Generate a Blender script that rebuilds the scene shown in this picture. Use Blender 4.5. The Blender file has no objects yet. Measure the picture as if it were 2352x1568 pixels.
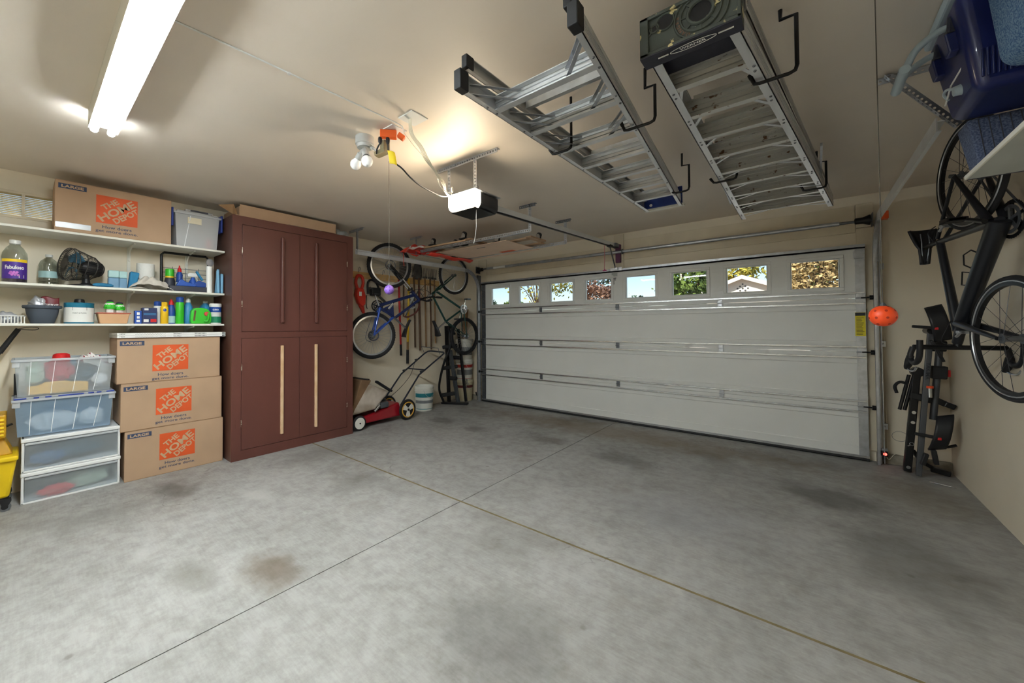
import bpy, bmesh, math, random
from mathutils import Vector as V, Matrix
R_ = math.radians
rnd = random.Random(11)
sc = bpy.context.scene
COL = sc.collection

# ------------------------------------------------------------------ camera
cam_d = bpy.data.cameras.new('camera'); cam = bpy.data.objects.new('camera', cam_d); COL.objects.link(cam)
F_PX, PX, PY = 890.6, 1084.2, 732.9
yaw, pit, rol = R_(-40.74), R_(1.118), R_(-0.273)
fwd = V((math.sin(yaw)*math.cos(pit), math.cos(yaw)*math.cos(pit), math.sin(pit)))
rgt = V((math.cos(yaw), -math.sin(yaw), 0)); upv = rgt.cross(fwd)
r2 = rgt*math.cos(rol) + upv*math.sin(rol); u2 = -rgt*math.sin(rol) + upv*math.cos(rol)
cam.matrix_world = Matrix(((r2.x, u2.x, -fwd.x, 4.430), (r2.y, u2.y, -fwd.y, -5.418), (r2.z, u2.z, -fwd.z, 1.334), (0, 0, 0, 1)))
cam_d.sensor_width = 36.0; cam_d.lens = 36.0*F_PX/2352
cam_d.shift_x = (1176-PX)/2352; cam_d.shift_y = (PY-784)/2352
cam_d.clip_start = 0.02; cam_d.clip_end = 400
sc.camera = cam

# ------------------------------------------------------------------ world, sun, exposure
W = bpy.data.worlds.new('sky'); sc.world = W; W.use_nodes = True
nt = W.node_tree; bg = nt.nodes['Background']
sky = nt.nodes.new('ShaderNodeTexSky'); sky.sky_type = 'NISHITA'; sky.sun_disc = False
sky.sun_elevation = R_(38); sky.sun_rotation = R_(200); sky.altitude = 800; sky.dust_density = 0.6
nt.links.new(sky.outputs[0], bg.inputs[0]); bg.inputs[1].default_value = 0.075
sun_d = bpy.data.lights.new('sun', 'SUN'); sun_d.energy = 3.2; sun_d.angle = R_(0.6); sun_d.color = (1, .95, .86)
sun = bpy.data.objects.new('sun', sun_d); COL.objects.link(sun); sun.rotation_euler = (R_(50), 0, R_(-28)); sun.location = (2, -10, 12)
TUBE_W = 66.0       # radiance of the fluorescent tubes
OPENER_W = 38.0     # warm bulb inside the opener lens
BULB_W = 0.0
sc.view_settings.view_transform = 'Standard'; sc.view_settings.look = 'None'
sc.view_settings.exposure = 1.32; sc.view_settings.gamma = 1.0; sc.view_settings.use_curve_mapping = False
sc.cycles.use_denoising = True
sc.cycles.max_bounces = 5; sc.cycles.diffuse_bounces = 4; sc.cycles.glossy_bounces = 2; sc.cycles.transmission_bounces = 4
sc.cycles.use_adaptive_sampling = True; sc.cycles.adaptive_threshold = .12; sc.cycles.adaptive_min_samples = 16
sc.cycles.transparent_max_bounces = 12; sc.cycles.sample_clamp_indirect = 6.0
sc.cycles.caustics_reflective = False; sc.cycles.caustics_refractive = False

# ------------------------------------------------------------------ materials
def lin(c):
    return tuple(((x/255)/12.92 if x/255 <= .04045 else (((x/255)+.055)/1.055)**2.4) for x in c)
MATS = {}
def pm(name, rgb, rough=.5, metal=0., var=.08, scale=6., bump=0., bscale=60., spec=.5, coat=0., alpha=1., trans=0., emit=None, estr=0., rgb2=None, thresh=None, stretch=None, ior=1.45, sheen=0.):
    m = bpy.data.materials.new(name); m.use_nodes = True; n = m.node_tree.nodes; l = m.node_tree.links
    b = n['Principled BSDF']; c = lin(rgb)
    b.inputs['Roughness'].default_value = rough; b.inputs['Metallic'].default_value = metal
    b.inputs['Specular IOR Level'].default_value = spec; b.inputs['Coat Weight'].default_value = coat
    b.inputs['Transmission Weight'].default_value = trans; b.inputs['IOR'].default_value = ior
    b.inputs['Alpha'].default_value = alpha; b.inputs['Sheen Weight'].default_value = sheen
    tc = n.new('ShaderNodeTexCoord'); co = tc.outputs['Object']
    if stretch:
        mp = n.new('ShaderNodeMapping'); mp.inputs['Scale'].default_value = stretch; l.new(co, mp.inputs[0]); co = mp.outputs[0]
    nz = n.new('ShaderNodeTexNoise'); nz.inputs['Scale'].default_value = scale; nz.inputs['Detail'].default_value = 2.5; l.new(co, nz.inputs['Vector'])
    rp = n.new('ShaderNodeValToRGB'); l.new(nz.outputs[0], rp.inputs[0])
    c2 = lin(rgb2) if rgb2 else tuple(x*(1-var) for x in c); c1 = c if rgb2 else tuple(min(1, x*(1+var*.6)) for x in c)
    lo, hi = thresh if thresh else (.3, .7)
    rp.color_ramp.elements[0].position = lo; rp.color_ramp.elements[1].position = hi
    rp.color_ramp.elements[0].color = (*c2, 1); rp.color_ramp.elements[1].color = (*c1, 1)
    l.new(rp.outputs[0], b.inputs['Base Color'])
    if bump:
        nb = n.new('ShaderNodeTexNoise'); nb.inputs['Scale'].default_value = bscale; nb.inputs['Detail'].default_value = 2; l.new(co, nb.inputs['Vector'])
        bp = n.new('ShaderNodeBump'); bp.inputs['Strength'].default_value = bump; bp.inputs['Distance'].default_value = .01
        l.new(nb.outputs[0], bp.inputs['Height']); l.new(bp.outputs[0], b.inputs['Normal'])
    if emit:
        b.inputs['Emission Color'].default_value = (*lin(emit), 1); b.inputs['Emission Strength'].default_value = estr
    MATS[name] = m
    return m

# ------------------------------------------------------------------ mesh builder
def frame_of(t, hint=None):
    t = t.normalized(); h = hint or (V((0, 0, 1)) if abs(t.z) < .9 else V((1, 0, 0)))
    a = h.cross(t)
    if a.length < 1e-6: a = V((0, 1, 0)).cross(t)
    a.normalize(); return a, t.cross(a)
TXT = {}
def text_geo(s, bold=0.):
    k = (s, bold)
    if k not in TXT:
        cu = bpy.data.curves.new('txt', 'FONT'); cu.body = s; cu.size = 1; cu.offset = bold; cu.resolution_u = 3; cu.align_x = 'CENTER'; cu.align_y = 'CENTER'
        ob = bpy.data.objects.new('txt', cu); me = bpy.data.meshes.new_from_object(ob)
        TXT[k] = ([v.co.copy() for v in me.vertices], [tuple(p.vertices) for p in me.polygons])
        bpy.data.objects.remove(ob); bpy.data.curves.remove(cu); bpy.data.meshes.remove(me)
    return TXT[k]
class MB:
    def __init__(s): s.v = []; s.f = []
    def add(s, vs, fs):
        o = len(s.v); s.v += [V(x) for x in vs]; s.f += [tuple(i+o for i in f) for f in fs]; return s
    def box(s, x0, x1, y0, y1, z0, z1):
        x0, x1 = sorted((x0, x1)); y0, y1 = sorted((y0, y1)); z0, z1 = sorted((z0, z1))
        return s.add([(x0,y0,z0),(x1,y0,z0),(x1,y1,z0),(x0,y1,z0),(x0,y0,z1),(x1,y0,z1),(x1,y1,z1),(x0,y1,z1)],
                     [(0,3,2,1),(4,5,6,7),(0,1,5,4),(1,2,6,5),(2,3,7,6),(3,0,4,7)])
    def hexa(s, b, t):      # 4 bottom + 4 top points, counter-clockwise seen from above
        return s.add(list(b)+list(t), [(0,3,2,1),(4,5,6,7),(0,1,5,4),(1,2,6,5),(2,3,7,6),(3,0,4,7)])
    def bar(s, p0, p1, w, h, hint=None):
        p0 = V(p0); p1 = V(p1); a, b = frame_of(p1-p0, V(hint) if hint else None); a = a*w/2; b = b*h/2
        q = [p0-a-b, p0+a-b, p0+a+b, p0-a+b, p1-a-b, p1+a-b, p1+a+b, p1-a+b]
        return s.add(q, [(0,3,2,1),(4,5,6,7),(0,1,5,4),(1,2,6,5),(2,3,7,6),(3,0,4,7)])
    def cyl(s, p0, p1, r0, r1=None, n=12, caps=True):
        p0 = V(p0); p1 = V(p1); r1 = r0 if r1 is None else r1; a, b = frame_of(p1-p0)
        q = [p0+(a*math.cos(2*math.pi*i/n)+b*math.sin(2*math.pi*i/n))*r0 for i in range(n)] + [p1+(a*math.cos(2*math.pi*i/n)+b*math.sin(2*math.pi*i/n))*r1 for i in range(n)]
        fs = [(i, (i+1) % n, n+(i+1) % n, n+i) for i in range(n)]
        if caps: fs += [tuple(range(n-1, -1, -1)), tuple(range(n, 2*n))]
        return s.add(q, fs)
    def tube(s, pts, r, n=8, closed=False, prof=None, hint=None, rs=None):
        pts = [V(p) for p in pts]; m = len(pts); vs = []; fs = []; pa = None
        for i, p in enumerate(pts):
            if closed: t = pts[(i+1) % m]-pts[i-1]
            else: t = pts[min(i+1, m-1)]-pts[max(i-1, 0)]
            if t.length < 1e-9: t = V((0, 0, 1))
            t.normalize()
            if hint is not None: a, b = frame_of(t, V(hint))
            elif pa is None: a, b = frame_of(t)
            else:
                a = pa-t*pa.dot(t)
                if a.length < 1e-6: a, b = frame_of(t)
                else: a.normalize(); b = t.cross(a)
            pa = a; rr = rs[i] if rs else r
            pr = prof or [(math.cos(2*math.pi*k/n)*rr, math.sin(2*math.pi*k/n)*rr) for k in range(n)]
            vs += [p+a*u+b*w for u, w in pr]
        k = len(prof) if prof else n
        for i in range(m if closed else m-1):
            j = (i+1) % m
            fs += [(i*k+q, i*k+(q+1) % k, j*k+(q+1) % k, j*k+q) for q in range(k)]
        if not closed: fs += [tuple(range(k-1, -1, -1)), tuple((m-1)*k+q for q in range(k))]
        return s.add(vs, fs)
    def lathe(s, prof, c=(0, 0, 0), n=24, axis=(0, 0, 1), sx=1., sy=1.):
        c = V(c); z = V(axis).normalized(); a, b = frame_of(z); vs = []; fs = []
        if z.z > .99: a, b = V((1, 0, 0)), V((0, 1, 0))
        for r, h in prof: vs += [c+z*h+(a*math.cos(2*math.pi*i/n)*sx+b*math.sin(2*math.pi*i/n)*sy)*max(r, 1e-5) for i in range(n)]
        for k in range(len(prof)-1): fs += [(k*n+i, k*n+(i+1) % n, (k+1)*n+(i+1) % n, (k+1)*n+i) for i in range(n)]
        if prof[0][0] > 1e-4: fs.append(tuple(range(n-1, -1, -1)))
        if prof[-1][0] > 1e-4: fs.append(tuple(range((len(prof)-1)*n, len(prof)*n)))
        return s.add(vs, fs)
    def prism(s, poly, d0, d1, ax='z'):
        def m(u, w, d): return {'x': (d, u, w), 'y': (u, d, w), 'z': (u, w, d)}[ax]
        n = len(poly); area = sum(poly[i][0]*poly[(i+1) % n][1]-poly[(i+1) % n][0]*poly[i][1] for i in range(n))
        if (area < 0) != (ax == 'y'): poly = poly[::-1]
        vs = [m(u, w, d0) for u, w in poly]+[m(u, w, d1) for u, w in poly]
        return s.add(vs, [tuple(range(n-1, -1, -1)), tuple(range(n, 2*n))]+[(i, (i+1) % n, n+(i+1) % n, n+i) for i in range(n)])
    def torus(s, c, nrm, R, r, n=40, m=8):
        c = V(c); a, b = frame_of(V(nrm)); return s.tube([c+(a*math.cos(2*math.pi*i/n)+b*math.sin(2*math.pi*i/n))*R for i in range(n)], r, m, closed=True, hint=V(nrm))
    def ball(s, c, r, n=16, m=10, sc_=(1, 1, 1)):
        c = V(c); vs = [c+V((0, 0, -r*sc_[2]))]; fs = []
        for j in range(1, m):
            t = -math.pi/2+math.pi*j/m
            vs += [c+V((r*math.cos(t)*math.cos(2*math.pi*i/n)*sc_[0], r*math.cos(t)*math.sin(2*math.pi*i/n)*sc_[1], r*math.sin(t)*sc_[2])) for i in range(n)]
        vs.append(c+V((0, 0, r*sc_[2]))); L = len(vs)-1
        fs += [(0, 1+(i+1) % n, 1+i) for i in range(n)]
        for j in range(m-2): fs += [(1+j*n+i, 1+j*n+(i+1) % n, 1+(j+1)*n+(i+1) % n, 1+(j+1)*n+i) for i in range(n)]
        fs += [(1+(m-2)*n+i, 1+(m-2)*n+(i+1) % n, L) for i in range(n)]
        return s.add(vs, fs)
    def grid(s, fn, nu, nv):
        vs = [V(fn(i/nu, j/nv)) for j in range(nv+1) for i in range(nu+1)]
        return s.add(vs, [(j*(nu+1)+i, j*(nu+1)+i+1, (j+1)*(nu+1)+i+1, (j+1)*(nu+1)+i) for j in range(nv) for i in range(nu)])
    def text(s, t, o, ux, uy, h, w=None, bold=0.):
        vs, fs = text_geo(t, bold); ux = V(ux); uy = V(uy); o = V(o)
        if not vs: return s
        x0 = min(v.x for v in vs); x1 = max(v.x for v in vs); y0 = min(v.y for v in vs); y1 = max(v.y for v in vs)
        k = h/(y1-y0); kx = w/(x1-x0) if w else k
        return s.add([o+ux*((v.x-(x0+x1)/2)*kx)+uy*((v.y-(y0+y1)/2)*k) for v in vs], fs)
    def perf(s, p0, p1, wdir, w, pitch=.025, hole=.006):   # perforated strip
        p0 = V(p0); p1 = V(p1); L = (p1-p0).length; d = (p1-p0)/L; wd = V(wdir).normalized(); n = max(1, round(L/pitch)); pt = L/n; o8 = [(-1,-1),(0,-1),(1,-1),(1,0),(1,1),(0,1),(-1,1),(-1,0)]
        for i in range(n):
            c = p0+d*(i+.5)*pt+wd*w/2
            q = [c+d*(a*pt/2)+wd*(b*w/2) for a, b in o8]+[c+(d*a+wd*b)*(hole/math.hypot(a, b)) for a, b in o8]
            s.add(q, [(k, (k+1) % 8, 8+(k+1) % 8, 8+k) for k in range(8)])
        return s
    def xf(s, M):
        s.v = [M @ v for v in s.v]; return s
    def build(s, name, mat, parent=None, world=True, bevel=0., smooth=False, solid=0., seg=2, kind=None, label=None):
        me = bpy.data.meshes.new(name)
        vs = s.v
        if parent is not None and world:
            r = parent
            while r.parent: r = r.parent
            Mi = r.matrix_basis.inverted(); vs = [Mi @ v for v in vs]
        me.from_pydata([tuple(v) for v in vs], [], s.f); me.update()
        me.materials.append(MATS[mat] if isinstance(mat, str) else mat)
        o = bpy.data.objects.new(name, me); COL.objects.link(o)
        if parent is not None: o.parent = parent
        if smooth:
            me.polygons.foreach_set('use_smooth', [True]*len(me.polygons)); me.set_sharp_from_angle(angle=R_(smooth if smooth is not True else 38))
        if solid:
            md = o.modifiers.new('solid', 'SOLIDIFY'); md.thickness = solid; md.offset = 0
        if bevel:
            md = o.modifiers.new('bevel', 'BEVEL'); md.width = bevel; md.segments = seg; md.limit_method = 'ANGLE'; md.angle_limit = R_(40); md.harden_normals = False
        if kind: o['kind'] = kind
        if label: o['label'] = label
        return o
def tag(o, label=None, cat=None, group=None, kind=None):
    if label: o['label'] = label
    if cat: o['category'] = cat
    if group: o['group'] = group
    if kind: o['kind'] = kind
    return o
def thing(name, label, cat, loc=(0, 0, 0), rz=0., group=None, M=None):
    o = bpy.data.objects.new(name, None); COL.objects.link(o); o.empty_display_size = .05
    if M is not None: o.matrix_basis = M
    else: o.matrix_basis = Matrix.Translation(V(loc)) @ Matrix.Rotation(rz, 4, 'Z')
    return tag(o, label, cat, group)
def rebase(o):      # one-mesh thing: origin to the centre of its base
    me = o.data; xs = [v.co for v in me.vertices]
    c = V(((min(v.x for v in xs)+max(v.x for v in xs))/2, (min(v.y for v in xs)+max(v.y for v in xs))/2, min(v.z for v in xs)))
    me.transform(Matrix.Translation(-c)); o.location = c; return o
def solo(mb, name, mat, label, cat, group=None, **k):
    return tag(rebase(mb.build(name, mat, **k)), label, cat, group)
def struct(mb, name, mat, parent=None, **k):
    o = mb.build(name, mat, parent, **k)
    if parent is None: o['kind'] = 'structure'
    return o
def copy_tree(o, parent=None):
    c = o.copy(); COL.objects.link(c); c.parent = parent
    for ch in list(o.children): copy_tree(ch, c)
    return c
def arc(c, r, a0, a1, n, plane='yz', x=0.):
    out = []
    for i in range(n+1):
        t = R_(a0+(a1-a0)*i/n); u = c[0]+r*math.cos(t); w = c[1]+r*math.sin(t)
        out.append({'yz': (x, u, w), 'xz': (u, x, w), 'xy': (u, w, x)}[plane])
    return out
def bez(p, n=12):   # smooth polyline through control points (Catmull-Rom)
    p = [V(q) for q in p]; q = [p[0]*2-p[1]]+p+[p[-1]*2-p[-2]]; out = []
    for i in range(1, len(q)-2):
        for k in range(n):
            t = k/n; a, b, c, d = q[i-1], q[i], q[i+1], q[i+2]
            out.append(.5*((2*b)+(c-a)*t+(2*a-5*b+4*c-d)*t*t+(3*b-a-3*c+d)*t**3))
    out.append(p[-1]); return out
# ------------------------------------------------------------------ shared materials
pm('wall_paint', (228, 217, 196), .55, var=.04, scale=2.5)
pm('ceiling_paint', (230, 219, 205), .5, var=.04, scale=2, spec=.4)
pm('trim_paint', (218, 206, 182), .5, var=.06, scale=5)
pm('door_paint', (224, 225, 222), .42, var=.03, scale=3)
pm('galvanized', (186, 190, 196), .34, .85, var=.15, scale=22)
pm('galv_dark', (118, 122, 128), .42, .8, var=.2, scale=25)
pm('steel_bright', (205, 208, 212), .25, .9, var=.1, scale=30)
pm('chrome', (210, 212, 215), .15, 1., var=.05)
pm('rubber', (28, 28, 30), .7, var=.25, scale=20)
pm('black_plastic', (26, 27, 31), .42, var=.2, scale=10)
pm('black_metal', (22, 22, 24), .38, .3, var=.2, scale=15)
pm('white_plastic', (225, 226, 224), .4, var=.04)
pm('concrete_curb', (150, 143, 128), .9, var=.3, scale=14, bump=.4, bscale=40)
pm('tan_joint', (126, 112, 80), .9, var=.3, scale=9, bump=.3, bscale=50)
pm('white_paint', (228, 226, 216), .45, var=.05, scale=4)
pm('cardboard', (182, 152, 124), .8, var=.07, scale=4, bump=0.)
pm('cardboard_dark', (150, 116, 82), .85, var=.1, scale=5)
pm('pine', (214, 172, 112), .6, var=.18, scale=3, stretch=(1, 1, 14))
pm('wood_brown', (108, 78, 56), .6, var=.3, scale=5, stretch=(8, 8, 1))
pm('orange_print', (216, 88, 38), .6, var=.06)
pm('navy_print', (52, 66, 96), .6, var=.06)
pm('kraft_print', (196, 164, 132), .7, var=.05)
pm('dark_print', (40, 44, 52), .6, var=.05)
pm('white_print', (235, 235, 232), .5, var=.03)
pm('alu', (222, 224, 226), .34, .7, var=.12, scale=12, stretch=(1, .15, 1))
pm('alu_side', (198, 199, 198), .4, .7, var=.15, scale=14, stretch=(1, .1, 1))

# concrete floor: noise mottling, stains and broad tinted patches
def floor_mat():
    m = bpy.data.materials.new('concrete_floor'); m.use_nodes = True; n = m.node_tree.nodes; l = m.node_tree.links
    b = n['Principled BSDF']; tc = n.new('ShaderNodeTexCoord'); co = tc.outputs['Object']
    def noise(sc_, det=4, rough=.6, dist=0., st=None):
        x = n.new('ShaderNodeTexNoise'); x.inputs['Scale'].default_value = sc_; x.inputs['Detail'].default_value = det; x.inputs['Roughness'].default_value = rough; x.inputs['Distortion'].default_value = dist
        if st:
            mp = n.new('ShaderNodeMapping'); mp.inputs['Scale'].default_value = st; mp.inputs['Rotation'].default_value = (0, 0, .35); l.new(co, mp.inputs[0]); l.new(mp.outputs[0], x.inputs['Vector'])
        else: l.new(co, x.inputs['Vector'])
        return x.outputs[0]
    def ramp(src, p0, c0, p1, c1):
        r = n.new('ShaderNodeValToRGB'); l.new(src, r.inputs[0]); e = r.color_ramp.elements
        e[0].position = p0; e[0].color = (*c0, 1); e[1].position = p1; e[1].color = (*c1, 1); return r.outputs[0]
    def mix(a, bcol, fac, mode='MIX'):
        x = n.new('ShaderNodeMix'); x.data_type = 'RGBA'; x.blend_type = mode
        l.new(a, x.inputs['A'])
        if isinstance(bcol, tuple): x.inputs['B'].default_value = (*bcol, 1)
        else: l.new(bcol, x.inputs['B'])
        if isinstance(fac, float): x.inputs['Factor'].default_value = fac
        else: l.new(fac, x.inputs['Factor'])
        return x.outputs['Result']
    def val(src, p0, p1, v0=0., v1=1.):
        r = n.new('ShaderNodeMapRange'); r.interpolation_type = 'SMOOTHSTEP'; l.new(src, r.inputs[0]); r.inputs[1].default_value = p0; r.inputs[2].default_value = p1; r.inputs[3].default_value = v0; r.inputs[4].default_value = v1; return r.outputs[0]
    base = ramp(noise(1.1, 4, .62), .3, lin((130, 128, 125)), .7, lin((168, 167, 164)))
    base = mix(base, ramp(noise(11, 4, .72), .35, lin((110, 105, 98)), .60, lin((182, 181, 178))), .30)
    base = mix(base, ramp(noise(9, 3, .6, 0., (1.2, 9, 1)), .3, lin((120, 116, 112)), .7, lin((176, 175, 174))), .18)
    base = mix(base, lin((88, 83, 77)), val(noise(.75, 3, .6), .56, .75, 0., .45))
    base = mix(base, lin((104, 88, 68)), val(noise(1.7, 4, .62), .60, .78, 0., .40))
    base = mix(base, lin((184, 184, 180)), val(noise(2.6, 4, .7), .64, .74, 0., .45))
    edge = noise(5, 3, .6)
    sep = n.new('ShaderNodeSeparateXYZ'); l.new(co, sep.inputs[0])
    def math_(op, a, c):
        x = n.new('ShaderNodeMath'); x.operation = op
        for k, s_ in enumerate((a, c)):
            if isinstance(s_, (int, float)): x.inputs[k].default_value = s_
            else: l.new(s_, x.inputs[k])
        return x.outputs[0]
    for (x0, y0, rx, ry, st, colr) in STAINS_TINTS:
        dx = math_('DIVIDE', math_('SUBTRACT', sep.outputs[0], x0), rx); dy = math_('DIVIDE', math_('SUBTRACT', sep.outputs[1], y0), ry)
        d = math_('SQRT', math_('ADD', math_('MULTIPLY', dx, dx), math_('MULTIPLY', dy, dy)), 0.)
        d = math_('ADD', d, math_('MULTIPLY', math_('SUBTRACT', edge, .5), 1.3))
        base = mix(base, lin(colr), val(d, .25, 1.15, st, 0.))
    # fine cracks
    vo = n.new('ShaderNodeTexVoronoi'); vo.feature = 'DISTANCE_TO_EDGE'; vo.inputs['Scale'].default_value = .42
    ad = n.new('ShaderNodeMix'); ad.data_type = 'RGBA'; ad.blend_type = 'LINEAR_LIGHT'; ad.inputs['Factor'].default_value = .22
    nn = n.new('ShaderNodeTexNoise'); nn.inputs['Scale'].default_value = 4; nn.inputs['Detail'].default_value = 3; l.new(co, nn.inputs['Vector']); l.new(co, ad.inputs['A']); l.new(nn.outputs['Color'], ad.inputs['B']); l.new(ad.outputs['Result'], vo.inputs['Vector'])
    ck = math_('MULTIPLY', val(vo.outputs['Distance'], 0., .0022, .5, 0.), val(noise(.8, 3), .52, .62))
    base = mix(base, lin((84, 80, 76)), ck)
    # small dark drips
    v2 = n.new('ShaderNodeTexVoronoi'); v2.inputs['Scale'].default_value = 5.5; l.new(co, v2.inputs['Vector'])
    dr = math_('MULTIPLY', val(v2.outputs['Distance'], .05, .12, .55, 0.), val(noise(1.0, 3), .55, .66))
    base = mix(base, lin((100, 96, 90)), dr)
    l.new(base, b.inputs['Base Color']); l.new(val(noise(3, 2), .3, .7, .55, .72), b.inputs['Roughness']); b.inputs['Specular IOR Level'].default_value = .4
    bp = n.new('ShaderNodeBump'); bp.inputs['Strength'].default_value = .12; bp.inputs['Distance'].default_value = .006
    l.new(noise(28, 3, .7), bp.inputs['Height']); l.new(bp.outputs[0], b.inputs['Normal']); MATS['concrete_floor'] = m
STAINS_TINTS = [(.45, -4.58, .34, .16, .62, (72, 67, 61)), (2.18, -4.5, .26, .15, .65, (92, 75, 53)), (4.53, -1.32, .42, .3, .6, (72, 68, 65)),
          (.47, -1.48, .25, .2, .5, (73, 70, 65)), (1.13, -1.54, .2, .15, .5, (79, 75, 70)), (2.13, -1.38, .3, .2, .5, (79, 72, 63)), (3.0, -1.48, .42, .22, .5, (80, 77, 73)),
          (1.08, -4.17, .2, .11, .55, (180, 179, 175)), (1.4, -4.93, .12, .07, .5, (178, 178, 176)), (1.9, -4.8, .22, .12, .45, (96, 92, 84)), (4.85, -2.15, .35, .6, .45, (89, 86, 84)),
          (3.4, -4.05, .4, .35, .45, (92, 90, 87)), (3.75, -2.35, .6, .5, .35, (163, 164, 168)), (2.4, -.55, 2.6, .45, .5, (116, 96, 68)), (5.1, -.9, .4, .5, .35, (108, 92, 68)), (.5, -3.4, .3, .5, .4, (96, 91, 86))]  # includes a wide brown band along the door and a pale bluish patch
floor_mat()
XL, XR, YB, YF, H = -.486, 5.404, .06, -7.3, 2.634
SX, SY = 2.406, -3.209
# ------------------------------------------------------------------ floor slabs
fl = struct(MB().box(XL-.15, XR+.15, YF-.15, .25, -.16, -.03), 'floor', 'concrete_curb')
for (a, b) in ((XL, SX-.003), (SX+.003, XR)):
    for (c, d) in ((YF, SY-.010), (SY+.010, .2)):
        MB().box(a, b, c, d, -.03, 0).build('slab', 'concrete_floor', fl)
MB().box(XL, XR, SY-.0098, SY+.0098, -.03, -.002).build('joint_strip', 'tan_joint', fl)
# ------------------------------------------------------------------ walls and ceiling
struct(MB().box(XL-.15, XR+.15, YF-.15, .2, H, H+.1), 'ceiling', 'ceiling_paint')
WY0, WY1, WZ0, WZ1 = -5.70, -5.16, 2.245, 2.47
mb = MB().box(XL-.15, XL, YF, WY0, 0, H).box(XL-.15, XL, WY1, .2, 0, H).box(XL-.15, XL, WY0, WY1, 0, WZ0).box(XL-.15, XL, WY0, WY1, WZ1, H)
struct(mb, 'wall_left', 'wall_paint')
struct(MB().box(XR, XR+.15, YF, .2, 0, H), 'wall_right', 'wall_paint')
struct(MB().box(XL-.15, XR+.15, YF-.15, YF, 0, H), 'wall_front', 'wall_paint')
struct(MB().box(XL-.15, .03, YB, .2, 0, H).box(4.85, XR+.15, YB, .2, 0, H).box(.03, 4.85, YB, .2, 2.1, H), 'wall_back', 'wall_paint')
# header boards and jambs
struct(MB().box(.07, 2.385, .046, YB, 2.262, 2.452), 'trim_1', 'trim_paint', bevel=.002)
struct(MB().box(2.522, 4.82, .046, YB, 2.262, 2.535), 'trim_2', 'trim_paint', bevel=.002)
struct(MB().box(2.387, 2.52, .036, YB, 2.14, 2.617), 'trim_3', 'trim_paint', bevel=.003)
struct(MB().box(4.824, 5.003, .040, YB, .1, 2.30), 'trim_4', 'trim_paint', bevel=.003)
struct(MB().box(4.824, 4.95, .040, YB, 2.306, 2.545), 'trim_5', 'trim_paint', bevel=.003)
struct(MB().box(-.12, .066, .040, YB, .1, 2.55), 'trim_6', 'trim_paint', bevel=.003)
struct(MB().box(4.93, XR, .018, YB, 0, .095), 'baseboard_back', 'concrete_curb', bevel=.006)
struct(MB().box(XL, -.02, .018, YB, 0, .085), 'baseboard_left', 'concrete_curb', bevel=.006)
# ------------------------------------------------------------------ window with blind
bm0 = pm('blind', (250, 236, 196), .5, var=.04)
n0 = bm0.node_tree.nodes; t0_ = n0.new('ShaderNodeBsdfTranslucent'); t0_.inputs[0].default_value = (*lin((255, 244, 214)), 1); x0_ = n0.new('ShaderNodeMixShader'); x0_.inputs[0].default_value = .6
bm0.node_tree.links.new(n0['Principled BSDF'].outputs[0], x0_.inputs[1]); bm0.node_tree.links.new(t0_.outputs[0], x0_.inputs[2]); bm0.node_tree.links.new(x0_.outputs[0], n0['Material Output'].inputs[0])
def thin_glass(name, tint, gloss=.06, rough=.02):
    m = bpy.data.materials.new(name); m.use_nodes = True; n = m.node_tree.nodes; l = m.node_tree.links; n.remove(n['Principled BSDF'])
    tr = n.new('ShaderNodeBsdfTransparent'); tr.inputs[0].default_value = (*lin(tint), 1); gl = n.new('ShaderNodeBsdfGlossy'); gl.inputs['Roughness'].default_value = rough
    mx = n.new('ShaderNodeMixShader'); mx.inputs[0].default_value = gloss; l.new(tr.outputs[0], mx.inputs[1]); l.new(gl.outputs[0], mx.inputs[2]); l.new(mx.outputs[0], n['Material Output'].inputs[0]); MATS[name] = m
thin_glass('glass', (248, 250, 250), .012)
w1 = bpy.data.objects.new('window_1', None); COL.objects.link(w1); w1.location = (XL, (WY0+WY1)/2, WZ0); w1['kind'] = 'structure'
fm = MB(); f_ = .022
fm.box(XL-.07, XL+.004, WY0, WY1, WZ0, WZ0+f_).box(XL-.07, XL+.004, WY0, WY1, WZ1-f_, WZ1).box(XL-.07, XL+.004, WY0, WY0+f_, WZ0, WZ1).box(XL-.07, XL+.004, WY1-f_, WY1, WZ0, WZ1)
fm.build('window_frame', 'trim_paint', w1, bevel=.002)
MB().box(XL-.068, XL+.003, -5.432, -5.412, WZ0+f_, WZ1-f_).build('mullion', 'trim_paint', w1)
MB().box(XL-.06, XL-.056, WY0+f_, WY1-f_, WZ0+f_, WZ1-f_).build('pane', 'glass', w1)
for k in range(14):
    z = WZ0+f_+.002+k*.0142
    MB().hexa([(XL-.040, WY0+f_, z), (XL-.038, WY0+f_, z), (XL-.038, WY1-f_, z), (XL-.040, WY1-f_, z)], [(XL-.048, WY0+f_, z+.0125), (XL-.046, WY0+f_, z+.0125), (XL-.046, WY1-f_, z+.0125), (XL-.048, WY1-f_, z+.0125)]).build('slat', 'blind', w1)
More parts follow.
